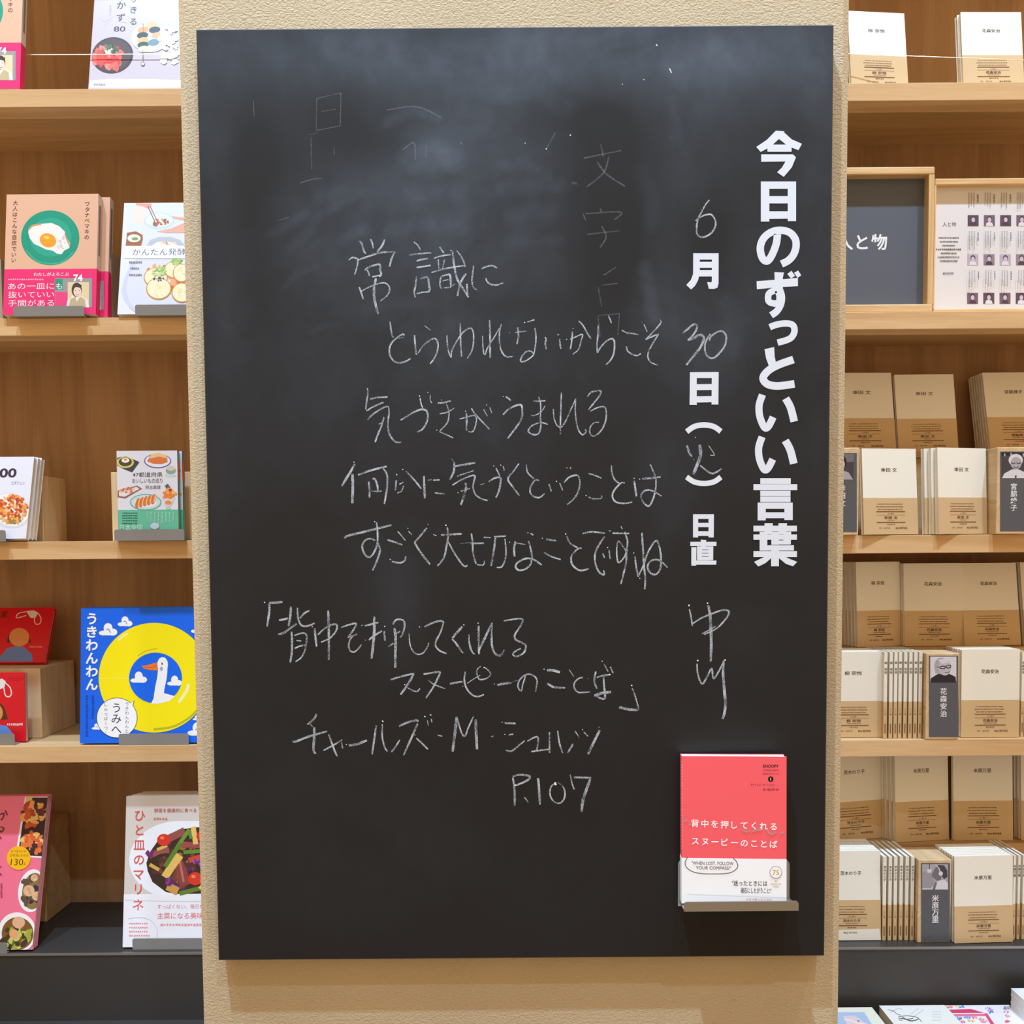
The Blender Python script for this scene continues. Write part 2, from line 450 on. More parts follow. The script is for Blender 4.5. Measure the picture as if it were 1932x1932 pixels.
# ------------------------------------------------------------------ the cream paperback series
class Loc(Art):
    """Art addressed by shares of the cover (u from the left, v from the top)."""
    def dims(self, W, H, x0=0): self.W, self.H, self.x0 = W, H, x0; return self
    def L(self, u, v): return (self.x0 + u*self.W, (1-v)*self.H)
def series_art(r, W, H, author, roman, no, vol_band=.575):
    mw = r.matrix_world
    a = Loc(mw).dims(W, H)
    a.text(.49, .25, .046, author, INK, .014, width=(.30 if len(author) < 5 else .36))
    a.build('title', r)
    a = Loc(mw, base=-.0004).dims(W, H); k = vol_band - .575
    for i, (x0, x1) in enumerate(((.25, .73), (.23, .74), (.26, .72))): a.ticks(x0, x1, .648+k+i*.03, .012, FAINT, 19)
    a.rect(.235, .731+k, .765, .739+k, RULE); a.text(.5, .758+k, .02, '人と物 %d' % no, PRINT)
    a.rect(.235, .774+k, .765, .777+k, RULE); a.text(.5, .805+k, .034, author, PRINT, .012, width=.25 if len(author) < 5 else .3)
    a.text(.5, .836+k, .016, roman, PRINT); a.rect(.235, .856+k, .765, .864+k, RULE); a.ticks(.43, .58, .882+k, .01, PRINT, 5)
    a.text(.30, .925+k, .017, '本体', PRINT); a.text(.42, .925+k, .018, '500円+税', PRINT); a.text(.69, .925+k, .022, 'MUJI 無印良品', PRINT, .012)
    a.build('band_print', r)
def series(author, roman, no, q, label, t=.009, yaw=0, lean=None, Y=None, floor=None, group=None, band=.425, printed=True):
    r, W, H = book('paperback', q, t, CREAM, label, 'book', group, Y=Y, yaw=yaw, lean=lean, floor=floor, spine='r', band=(band, KRAFT))
    if printed: series_art(r, W, H, author, roman, no, 1-band)
    return r, W, H
def behind(src, n, dy, dx, label, group, dz=0, j=.0006):
    """further copies of a book standing straight behind it"""
    out = []
    for i in range(1, n+1):
        c_ = copy_tree(src, None, ('cover_print',)); R3 = src.matrix_world.to_3x3(); k2 = R3[2][2]**2 + 1e-9; loc = R3 @ Vector((dx*i + random.uniform(-j, j), dy*i/k2, 0))
        c_.location = src.matrix_world.translation + loc; c_['label'] = label; c_['group'] = group
        c_.location.z = src.matrix_world.translation.z
        out.append(c_)
    return out

# ================================================================== CHALKBOARD
BW, BH = .600, .8951
board = tag(empty('chalkboard', Matrix.Identity(4)), 'large black chalkboard on the beige pillar covered in white chalk handwriting', 'chalkboard')
def board_mat():
    m = D.materials.new('chalkboard_paint'); m.use_nodes = True; nt = m.node_tree; N = nt.nodes; L = nt.links
    b = N['Principled BSDF']; b.inputs['Roughness'].default_value = .55; b.inputs['Specular IOR Level'].default_value = .25
    at = N.new('ShaderNodeAttribute'); at.attribute_name = 'dust'
    tc = N.new('ShaderNodeTexCoord'); mp = N.new('ShaderNodeMapping'); mp.inputs['Scale'].default_value = (7, 1, 8); mp.inputs['Rotation'].default_value = (0, .6, 0)
    n1 = N.new('ShaderNodeTexNoise'); n1.inputs['Scale'].default_value = 1; n1.inputs['Detail'].default_value = 7; n1.inputs['Roughness'].default_value = .62; n1.inputs['Distortion'].default_value = .5
    mp2 = N.new('ShaderNodeMapping'); mp2.inputs['Scale'].default_value = (60, 1, 34); mp2.inputs['Rotation'].default_value = (0, .9, 0)
    n2 = N.new('ShaderNodeTexNoise'); n2.inputs['Scale'].default_value = 1; n2.inputs['Detail'].default_value = 4
    r1 = N.new('ShaderNodeMapRange'); r1.inputs['From Min'].default_value = .3; r1.inputs['From Max'].default_value = .75; r1.inputs['To Min'].default_value = .35; r1.inputs['To Max'].default_value = 1.5
    r2 = N.new('ShaderNodeMapRange'); r2.inputs['From Min'].default_value = .35; r2.inputs['From Max'].default_value = .75; r2.inputs['To Min'].default_value = .86; r2.inputs['To Max'].default_value = 1.2
    m1 = N.new('ShaderNodeMath'); m1.operation = 'MULTIPLY'; m2 = N.new('ShaderNodeMath'); m2.operation = 'MULTIPLY'
    mx = N.new('ShaderNodeMix'); mx.data_type = 'RGBA'
    mx.inputs['A'].default_value = (.0118, .0102, .0097, 1); mx.inputs['B'].default_value = (.32, .40, .52, 1)
    for a, c_ in ((mp, n1), (mp2, n2)):
        L.new(tc.outputs['Object'], a.inputs[0]); L.new(a.outputs[0], c_.inputs['Vector'])
    L.new(n1.outputs['Fac'], r1.inputs['Value']); L.new(n2.outputs['Fac'], r2.inputs['Value'])
    L.new(r1.outputs[0], m1.inputs[0]); L.new(r2.outputs[0], m1.inputs[1])
    L.new(m1.outputs[0], m2.inputs[0]); L.new(at.outputs['Fac'], m2.inputs[1]); L.new(m2.outputs[0], mx.inputs['Factor'])
    L.new(mx.outputs['Result'], b.inputs['Base Color'])
    return m
# chalk dust left by the eraser: (x, y, half width, half height, amount) of each smear on the board
SMEAR = [(960,100,520,60,.10),(1300,95,260,60,.07),(640,90,200,60,.05),(820,275,55,42,.10),(905,250,80,60,.05),(800,410,150,110,.055),(1000,330,110,120,.06),
 (700,340,110,60,.05),(540,420,70,70,.05),(640,470,90,90,.03),(870,430,60,90,.05),(1285,180,110,140,.05),(1300,330,60,140,.035),(900,140,160,60,.05),
 (1350,640,70,90,.035),(1250,560,60,120,.04),(1000,500,130,80,.035),(760,560,160,120,.03),(830,640,160,90,.028),(720,780,250,140,.02),(960,800,120,120,.014),
 (1260,880,60,120,.03),(730,1080,70,120,.022),(760,1130,40,90,.02),(560,1460,160,140,.010),(840,1640,260,140,.010),(600,1700,200,90,.008),(1440,520,60,120,.02),
 (420,420,40,300,.02),(420,900,40,400,.012),(1540,300,40,500,.02),(1460,140,120,90,.04),(1000,640,120,60,.02),(1400,1180,60,60,.02),
 (1150,300,80,120,-.06),(1160,470,70,90,-.05),(1330,420,55,85,-.05),(480,330,60,160,-.05),(1070,100,38,24,-.05),(1120,210,110,50,-.04),(700,270,120,50,-.03),(640,190,60,60,-.03),
 (920,560,80,20,-.02),(1000,550,30,25,-.02)]
A0, B0 = Z(360, 40, 3.22), Z(940, 40, 2.972)
WIPES = [([zf(*q) for q in pts(' '.join(sp.split()[:-1]))], float(sp.split()[-1])/(3.22 if zf is A0 else 2.972)*.5, k) for zf, sp, k in (
  (A0, "1330,800 1480,770 1600,790 130", .05), (A0, "1350,870 1520,850 1640,870 60", .03), (A0, "780,1040 900,1000 1000,960 80", .03), (A0, "830,1110 960,1040 1060,990 44", .035), (A0, "500,1240 620,1180 700,1120 56", .045), (A0, "920,1275 1000,1230 1060,1215 60", .04),
  (A0, "1210,1230 1400,1190 1650,1210 80", .025), (A0, "1330,1010 1500,1000 1640,990 90", .022), (A0, "600,1330 700,1250 790,1120 50", .03), (A0, "1190,590 1350,520 1500,560 60", .03), (A0, "560,1560 640,1480 760,1440 40", .018), (A0, "720,1830 800,1790 900,1780 30", .02), (A0, "1060,1700 1250,1650 1500,1660 60", .014),
  (B0, "10,780 150,760 330,880 60", .03), (B0, "20,900 160,880 380,890 60", .03), (B0, "60,1050 180,1020 320,1030 80", .025), (B0, "800,800 870,950 860,1100 80", .03), (B0, "980,430 1010,560 1000,640 60", .035), (B0, "820,1330 850,1480 870,1600 70", .04), (B0, "1290,1530 1330,1650 1300,1780 110", .025), (B0, "60,1190 200,1200 350,1180 60", .022), (B0, "0,400 200,380 390,470 90", .025))]
def seg_d(px, py, a, b):
    dx, dy = b[0]-a[0], b[1]-a[1]; t = max(0, min(1, ((px-a[0])*dx+(py-a[1])*dy)/(dx*dx+dy*dy)))
    return (px-a[0]-t*dx)**2 + (py-a[1]-t*dy)**2
def dust(px, py):
    v = .006 + .034*max(0, 1 - py/1150)**1.2
    for x, y, a, b_, k in SMEAR:
        d = ((px-x)/a)**2 + ((py-y)/b_)**2
        if d < 6: v += .8*k*math.exp(-d)
    for q, wd, k in WIPES:
        if abs(px-q[1][0]) < 160 and abs(py-q[1][1]) < 160:
            d = min(seg_d(px, py, q[n], q[n+1]) for n in range(len(q)-1))/(wd*wd)
            if d < 5: v += k*math.exp(-d*d*.7)
    return max(.004, v)
bm = bmesh.new(); NX, NZ = 150, 222
dl = bm.verts.layers.float.new('dust')
def to_px(x, z):
    return (413 + (x+BW/2)/BW*1143 + (z+BH/2)/BH*(-43 + (x+BW/2)/BW*60), 1811.7 - 7*(x+BW/2)/BW - (z+BH/2)/BH*1757)
FW, FH = BW-.0018, BH-.0018
gv = [[bm.verts.new((-FW/2+FW*i/NX, 0, -FH/2+FH*j/NZ)) for i in range(NX+1)] for j in range(NZ+1)]
for row in gv:
    for v in row: v[dl] = dust(*to_px(v.co.x, v.co.z))
for j in range(NZ):
    for i in range(NX): bm.faces.new((gv[j][i], gv[j][i+1], gv[j+1][i+1], gv[j+1][i]))
rim = [gv[0][i] for i in range(NX+1)] + [gv[j][NX] for j in range(1, NZ+1)] + [gv[NZ][i] for i in range(NX-1, -1, -1)] + [gv[j][0] for j in range(NZ-1, 0, -1)]
md = [bm.verts.new((v.co.x*BW/FW, .0009, v.co.z*BH/FH)) for v in rim]
bk = [bm.verts.new((v.co.x*BW/FW, .0205, v.co.z*BH/FH)) for v in rim]
for ra, rb in ((rim, md), (md, bk)):
    for i in range(len(rim)):
        f = bm.faces.new((ra[i], rb[i], rb[(i+1) % len(rim)], ra[(i+1) % len(rim)])); f.material_index = 1
bm.faces.new(bk[::-1]).material_index = 1
bmesh.ops.recalc_face_normals(bm, faces=bm.faces[:])
obj('board_panel', bm, [board_mat(), mat((44, 40, 40), .4, 0, .5)], board)

a = Z(640, 430, 5.682); b_ = Z(710, 580, 6.9); c_ = Z(980, 580, 6.662); d_ = Z(670, 720, 7.431); e_ = Z(920, 720, 7.431); g_ = Z(640, 850, 6.0375); h_ = Z(950, 850, 6.0375)
i_ = Z(640, 970, 6.0375); j_ = Z(940, 970, 5.682); k_ = Z(480, 1110, 6.9); l_ = Z(740, 1120, 6.9); m_ = Z(730, 1230, 7.156); n_ = Z(960, 1230, 7.156)
p_ = Z(540, 1330, 6.232); q_ = Z(830, 1330, 5.8545); r_ = Z(1260, 350, 9.2); s_ = Z(1260, 580, 9.2); t_ = Z(1260, 770, 6.2357); u_ = Z(1260, 1100, 6.9)
LINES = [
 [(a, """215,140 240,165 262,240 283,278 24;335,120 355,165 366,220 20;487,120 460,190 405,260 24;103,345 140,318 180,325 200,345 190,420 165,500 20;200,345 330,300 450,265 600,255 22;600,255 565,320 540,415 24;
 285,430 310,470 325,515 20;275,455 300,430 380,400 435,395 440,450 450,500 430,525 24;355,525 450,505 20;395,540 375,640 375,740 395,840 418,925 30;215,635 235,690 258,765 20;225,688 300,645 400,605 480,590 530,620 540,670 510,730 440,785 18;
 800,150 845,190 870,238 16;750,292 850,278 985,268 18;830,355 880,340 950,330 22;830,425 900,415 980,402 20;828,520 820,610 805,690 815,745 20;870,545 945,530 960,600 970,660 955,690 26;830,705 900,690 965,685 18;
 1075,205 1120,268 22;1010,328 1100,300 1200,287 18;1062,340 1070,440 18;1130,340 1105,445 20;990,478 1090,450 1200,425 1345,405 20;1092,520 1080,600 1095,655 18;1100,518 1180,500 1195,560 1195,640 24;1105,570 1170,555 14;1120,640 1190,635 1240,600 16;
 1215,260 1235,420 1270,560 1340,670 1385,745 24;1190,240 1215,250 12;1258,245 1310,310 1345,390 1345,420 20;1360,490 1325,540 1290,620 1268,730 26;1370,600 1375,740 26;
 1440,405 1430,500 1425,580 1440,640 1475,665 20;1525,440 1570,418 1640,405 1690,430 20;1572,540 1590,580 1640,610 1700,610 1760,590 20""")],
 [(b_, """180,185 190,280 205,360 225,392 24;365,365 340,350 250,410 190,480 170,560 185,640 240,705 310,720 390,700 445,665 26;290,405 360,385 10;632,242 710,298 20;497,360 505,480 515,590 530,615 26;545,595 600,510 680,440 760,405 800,460 795,570 750,670 700,735 24;
 920,360 925,480 945,590 975,655 20;975,655 985,560 1060,420 1140,315 1230,270 1262,330 1265,440 1245,560 1185,665 22;1092,205 1095,350 1100,500 1110,640 22;1383,370 1388,500 1400,600 1420,605 1450,520 1540,380 1600,270 18;1475,165 1480,330 1480,500 1482,660 26;
 1630,215 1605,310 1605,450 1630,570 1690,640 1775,640 22;1840,260 1850,380 1830,480 26;1730,330 1740,332 10;1810,325 1925,318 14"""),
  (c_, """60,190 70,190 20;95,185 190,155 22;0,305 90,298 16;195,258 208,380 200,480 185,580 20;185,590 140,550 80,560 30,620 15,675 60,680 130,640 185,590 22;320,375 335,400 325,460 340,530 24;475,345 500,340 22;508,395 510,460 520,520 22;
 585,402 600,402 18;665,265 685,265 18;665,300 660,400 640,530 20;640,400 700,375 790,340 775,420 740,530 670,590 18;745,170 800,230 850,320 900,395 22;990,225 985,350 975,480 980,570 22;980,570 1030,490 1100,420 1170,395 1195,450 1185,580 1140,670 1085,720 24;1115,100 1135,140 1155,200 20;
 1285,285 1350,320 1430,330 1495,345 22;1345,490 1360,550 1420,590 1480,605 1525,580 20;1540,190 1550,190 12;1565,215 1605,305 20;1765,155 1780,180 1760,220 1680,310 1585,405 22;1585,405 1660,370 1750,335 22;1750,335 1690,430 1630,540 1615,620 1650,690 1735,725 22""")],
 [(d_, """172,90 178,180 160,290 150,390 24;205,248 300,225 455,215 26;160,412 250,355 400,290 26;175,535 260,450 400,365 470,345 26;470,345 475,450 460,560 470,700 520,800 580,850 645,850 26;330,600 380,575 20;405,500 370,620 320,740 280,850 28;
 640,540 720,490 820,430 930,390 1000,410 1020,480 1000,580 940,670 870,705 30;900,200 905,205 24;910,230 925,310 950,370 20;1015,150 1025,155 18;1055,185 1055,260 1075,300 18;1160,300 1240,295 1345,270 26;1205,255 1215,258 14;1185,450 1290,430 1390,370 20;
 1280,310 1310,400 1315,480 1290,580 1190,690 22;1140,678 1150,684 20;1180,700 1270,740 1375,790 22;1545,412 1555,415 20;1560,440 1565,560 1560,690 28;1465,525 1560,500 1660,475 1700,510 1690,610 1650,700 1590,700 20;1630,375 1680,450 1780,560 1885,670 24;1800,390 1830,440 1855,485 18;1840,325 1850,330 18;1885,360 1920,445 20"""),
  (e_, """215,210 225,212 16;255,210 290,235 325,265 26;215,465 290,390 400,335 470,330 485,400 480,500 430,600 340,720 280,800 30;640,270 700,275 810,268 22;715,215 740,300 745,400 740,500 745,620 720,720 660,745 600,725 570,690 620,620 740,575 845,600 24;610,465 640,480 730,440 780,385 805,340 18;
 1035,150 1030,300 1022,500 1020,740 24;922,385 930,500 965,600 1020,640 1080,580 1150,430 1235,240 22;1235,240 1228,380 1240,530 1270,670 1330,745 1380,700 1365,670 22;1400,210 1450,150 1540,128 1590,140 1560,210 1480,310 1415,395 26;
 1440,415 1530,370 1630,350 1660,400 1660,520 1620,640 1550,730 1480,765 1435,720 1440,640 1490,580 1560,570 24""")],
 [(g_, """165,130 170,135 16;180,150 130,240 80,320 30,405 30;150,270 155,400 150,600 36;215,280 350,230 540,180 26;500,205 545,280 545,420 530,520 515,610 24;335,350 345,440 345,535 24;380,320 410,330 435,400 440,460 24;365,460 420,465 485,462 18;
 650,270 660,280 18;650,340 640,455 26;685,385 735,360 20;660,485 710,460 735,400 18;720,215 728,218 16;760,235 850,330 935,435 22;965,290 970,430 975,545 28;1010,338 1050,332 18;1070,338 1145,335 24;1090,480 1140,490 1205,492 18;
 1275,90 1310,130 8;1310,130 1305,240 1260,330 26;1320,180 1430,160 1555,140 26;1350,290 1355,292 16;1370,282 1530,230 20;1290,395 1400,330 1540,285 1525,400 1545,490 1610,545 1690,570 20;1430,370 1445,400 1430,490 1385,620 30;1350,480 1355,482 14;1385,465 1490,430 20;
 1605,390 1655,375 14;1705,355 1770,315 1835,310 1835,390 1815,470 1785,535 24;1755,175 1765,178 18;1785,200 1830,290 22;1835,165 1845,168 14;1868,180 1880,230 20"""),
  (h_, """175,150 110,240 50,325 110,420 180,515 22;260,160 275,250 350,325 18;405,340 360,340 310,410 305,480 350,525 410,535 470,490 20;515,380 545,465 24;600,350 608,352 18;640,370 675,455 20;715,195 730,200 18;760,190 768,210 20;690,365 740,310 800,285 850,290 870,360 850,470 800,550 725,615 22;
 965,265 1020,275 1115,315 18;935,515 945,510 16;970,530 1020,550 1110,545 1120,510 20;1228,170 1235,250 1265,330 1320,375 20;1380,370 1340,370 1270,440 1240,510 1265,575 1330,600 1410,600 1465,585 22;1485,315 1490,318 14;1490,345 1500,430 1515,525 26;1545,325 1555,327 16;
 1580,322 1680,315 1790,300 24;1670,160 1710,250 1735,340 1730,450 1700,560 1655,632 1600,600 1565,530 1590,470 1650,450 1720,470 1800,520 22""")],
 [(i_, """400,85 408,88 16;60,275 90,250 250,210 430,165 595,125 28;425,95 435,180 435,330 400,430 345,490 290,455 262,370 290,305 350,280 410,300 24;440,330 465,410 430,530 380,640 24;550,295 620,315 720,350 24;575,510 590,522 18;600,540 690,555 745,530 758,480 22;665,195 755,300 20;775,160 790,165 16;790,195 825,235 16;
 1010,112 1015,120 14;1000,155 930,240 858,325 26;858,325 930,440 1035,572 26;1210,125 1220,128 20;1230,150 1240,240 1220,380 1190,500 1120,590 24;1070,232 1110,245 14;1160,240 1250,232 1395,225 26;1240,310 1310,440 1400,570 1440,595 1460,580 22;
 1505,220 1520,330 1525,450 1560,570 22;1380,333 1500,325 10;1500,335 1650,330 28;1570,575 1640,580 1655,530 14;1645,265 1725,268 20;1760,258 1900,250 26;1780,270 1760,420 1730,590 26;1888,280 1900,420 1890,520 1850,600 1795,608 20"""),
  (j_, """120,300 125,302 12;185,290 170,370 175,455 26;195,310 290,325 16;310,200 325,202 18;345,205 375,225 22;325,290 350,380 365,470 22;365,480 300,475 220,510 185,560 220,600 290,590 345,540 360,480 22;365,480 410,505 465,545 22;470,258 476,260 12;515,270 620,285 28;490,408 560,450 670,488 20;
 720,212 726,214 18;735,235 770,310 850,360 20;895,365 850,375 790,440 785,520 830,580 890,605 968,585 22;905,208 1000,190 1145,205 20;1140,240 1080,330 1040,420 1040,520 1080,620 1135,650 1130,600 22;1120,420 1140,470 18;1170,357 1175,360 14;1188,385 1198,480 20;1185,180 1205,180 12;
 1225,205 1405,208 26;1315,130 1330,160 14;1355,190 1385,290 1375,400 1370,520 1340,650 1315,750 22;1290,285 1340,350 1370,410 1330,490 1285,515 1270,420 1275,320 1290,285 18;1450,415 1455,418 14;1465,450 1480,570 1500,670 22;1515,685 1520,690 14;
 1500,670 1560,540 1610,400 1690,285 1730,360 1745,480 1735,590 1690,645 1630,630 1600,560 1640,500 1710,490 1760,520 1815,572 22;1540,200 1550,350 1560,520 1575,700 1570,805 24""")],
 [(k_, """130,182 137,183 20;95,170 105,172 10;365,175 280,187 195,188 34;195,185 195,300 180,400 165,500 32;320,415 380,405 435,390 30;475,235 470,340 445,495 32;560,250 565,350 580,430 620,485 690,490 785,455 28;715,290 650,325 590,390 26;550,460 450,530 380,580 310,600 34;485,565 490,700 485,850 465,965 32;
 520,615 610,585 670,595 680,680 660,800 610,900 535,955 24;550,680 610,685 22;525,780 600,750 680,735 24;750,500 756,500 16;785,520 795,640 810,760 30;825,605 920,520 1020,470 1075,480 1060,560 980,650 870,700 26;960,290 965,400 970,600 970,930 34;1130,510 1230,475 1325,460 1290,540 1215,640 26;
 1215,640 1340,595 1270,630 1230,720 1240,800 1290,830 1350,790 1395,730 24;1390,490 1410,475 16;1435,490 1530,465 1615,445 28;1560,370 1560,560 1545,740 1525,915 38;1440,675 1455,673 12;1490,670 1570,610 1660,555 28;1690,555 1700,680 34;1695,500 1700,490 20;1745,760 1810,715 26"""),
  (l_, """10,400 40,350 90,335 150,355 160,430 140,510 105,575 26;30,450 45,600 40,800 40,965 40;50,520 105,490 26;220,520 230,650 270,750 340,790 410,765 460,690 475,640 20;350,432 360,434 18;420,430 520,385 620,355 670,370 28;670,370 630,500 570,620 570,690 630,750 710,780 26;930,405 935,408 20;
 910,430 850,500 780,580 36;780,590 840,660 920,775 28;1000,530 1005,640 1030,740 1070,790 26;1117,383 1119,385 18;1125,420 1125,560 1130,790 32;1120,750 1200,590 1300,380 32;1300,380 1295,520 1300,680 1340,780 1410,805 1460,725 28;1450,355 1540,340 1650,325 1700,350 1650,450 1595,540 1610,600 1690,640 1740,680 1720,760 1660,805 1600,815 1570,785 1620,740 1675,715 26""")],
 [(m_, """50,375 200,330 370,290 28;365,295 300,410 240,500 185,575 34;238,440 243,442 20;280,485 395,535 445,495 24;495,300 590,285 700,270 715,290 670,390 610,500 525,625 28;555,380 640,440 790,498 20;850,430 930,415 1020,400 28;1060,265 1045,350 1055,440 1100,530 1170,590 1240,600 1310,575 26;1020,465 1030,462 14;1085,425 1170,365 1260,315 12;
 1270,190 1225,230 1215,290 1250,370 1350,355 1400,300 1360,240 1310,205 20;1308,208 1315,212 22;1445,432 1455,430 16;1490,445 1600,425 1680,415 36;1680,410 1765,382 8"""),
  (n_, """225,330 190,430 170,520 130,490 130,410 180,340 260,300 340,325 380,380 375,460 360,540 24;465,230 485,235 22;515,245 600,250 690,275 40;520,425 610,475 760,485 32;815,240 880,335 16;1000,345 950,355 890,410 885,490 940,545 1020,545 1095,540 24;1065,360 1072,360 12;
 1175,265 1155,360 1165,440 1190,495 30;1190,345 1270,320 1375,305 26;1350,305 1370,305 30;1280,330 1285,450 1300,600 1270,635 1170,590 30;1150,590 1260,555 1380,540 44;1255,125 1265,125 18;1285,160 1340,265 26;1370,200 1410,290 28;1655,450 1662,455 26;1665,490 1710,610 1755,780 24;1490,745 1620,775 1745,785 40""")],
 [(p_, """355,105 330,160 250,230 28;285,225 310,255 14;75,425 110,430 270,370 480,310 28;330,260 330,380 320,520 345,575 32;440,535 560,470 660,410 22;650,440 665,510 22;500,345 530,430 570,540 600,605 24;705,465 712,466 16;735,475 840,460 950,415 32;1060,240 1040,370 1010,580 26;1130,185 1140,200 24;1130,225 1130,380 1160,500 1190,545 22;
 1235,555 1280,500 1335,410 22;1325,250 1430,205 1530,180 1550,200 28;1545,220 1480,370 1380,590 26;1510,350 1515,355 14;1530,390 1600,455 1665,520 22;1625,135 1635,138 22;1660,180 1670,245 14;1690,115 1705,120 20;1705,165 1715,205 24;1780,355 1835,368 18"""),
  (q_, """185,130 170,280 140,515 34;190,140 240,310 280,340 310,260 370,130 20;395,160 400,300 410,490 34;565,350 590,345 18;685,190 690,192 12;715,200 835,205 30;715,325 720,325 12;760,330 810,322 22;725,500 790,510 870,450 935,395 20;965,400 1080,355 1070,500 20;1010,515 1120,500 1215,490 20;1210,300 1210,530 26;
 1300,285 1320,420 1355,530 20;1410,530 1440,480 1470,430 24;1490,285 1540,360 20;1570,270 1580,275 16;1590,300 1635,345 20;1755,245 1760,250 10;1765,280 1700,410 1635,545 32""")],
 [(q_, """805,790 880,770 985,785 970,830 840,890 26;805,800 825,950 825,1115 26;825,880 840,890 30;935,1020 975,1075 20;1080,810 1090,860 1105,1100 30;1275,865 1230,900 1215,980 1250,1060 1320,1085 1370,1040 1380,960 1350,890 1305,860 20;1270,855 1280,885 40;
 1440,770 1460,870 1485,935 18;1480,800 1670,805 30;1660,820 1620,930 1580,1050 1565,1180 36""")],
 [(r_, """720,250 650,340 590,450 535,560 505,680 505,830 560,890 640,890 750,830 820,720 825,610 760,510 680,505 600,530 500,590 34;488,605 492,608 24"""),
  (s_, """255,450 340,380 430,305 500,305 500,380 430,490 345,570 40;345,570 440,540 540,480 610,500 620,570 560,700 460,830 320,1000 48;740,460 680,550 645,650 650,770 700,860 790,880 890,800 980,680 1015,550 990,450 920,410 820,450 740,520 720,580 36"""),
  (t_, """225,440 250,520 285,570 28;320,345 325,348 14;375,430 385,520 370,600 300,780 44;380,675 450,730 530,770 630,715 24;480,440 540,530 545,555 500,555 12;305,600 310,612 12""")],
 [(u_, """275,290 276,291 30;280,340 300,430 320,560 24;320,530 440,455 550,410 700,355 790,365 780,430 700,530 620,600 470,670 26;445,660 560,600 630,555 16;515,262 518,262 26;525,290 550,420 560,600 565,800 558,1020 42;388,1008 390,1010 28;380,1050 385,1150 415,1270 455,1310 510,1220 570,1115 590,1240 640,1190 740,1000 26;745,1000 750,1002 24;725,1020 720,1200 735,1400 750,1560 735,1700 710,1770 40""")],
]
I4 = Matrix.Identity(4)
LINES = [x for l in LINES for x in ([l] if not (len(l) == 3) else [[q] for q in l])]
for ln in LINES:
    art = Art(I4, 2.5e-6, -.0001)
    for zf, s in ln: chalkboard_strokes(art, zf, s, None, .88)
    art.build('chalk_writing', board)
GH = [(A0, "765,470 912,435 7;912,435 908,635 8;762,665 908,635 7;765,470 762,665 6;795,548 880,535 6"), (A0, "730,700 735,900 7;722,690 775,678 6"), (A0, "1190,540 1370,520 1520,585 9"), (A0, "1290,780 1355,740 1365,845 8"), (A0, "1430,740 1428,830 7"), (A0, "1635,730 1650,750 11"), (A0, "870,770 872,810 8"), (A0, "380,480 385,580 6"), (A0, "660,985 740,960 800,955 7"), (A0, "520,1215 600,1190 8"),
 (B0, "480,768 690,725 10;575,690 590,760 8;620,760 590,850 495,930 9;555,790 610,860 710,925 10"), (B0, "570,1050 580,1070 8;475,1080 490,1115 8;490,1080 685,1070 650,1115 8;500,1195 680,1175 9;580,1150 605,1210 570,1270 9"), (B0, "590,1425 660,1380 8;560,1490 580,1600 8;580,1480 670,1470 8"), (B0, "560,1650 680,1640 8;680,1640 670,1760 8;560,1655 570,1770 8"), (B0, "320,625 270,715 7"), (B0, "410,905 440,910 16")]
for zf, sp in GH:
    art = Art(I4, 2.5e-6, -.00005); chalkboard_strokes(art, zf, sp, GHOST); art.build('rubbed_out_character', board)
for sp in "885,130 892,138 8;960,265 972,290 6;403,636 406,642 8;268,714 270,718 8;815,326 818,330 6;150,682 152,686 6;695,352 697,356 5".split(";"):
    art = Art(I4, 2.5e-6, -.00008); chalkboard_strokes(art, B0, sp, CHALK_DOT); art.build('chalk_speck', board)
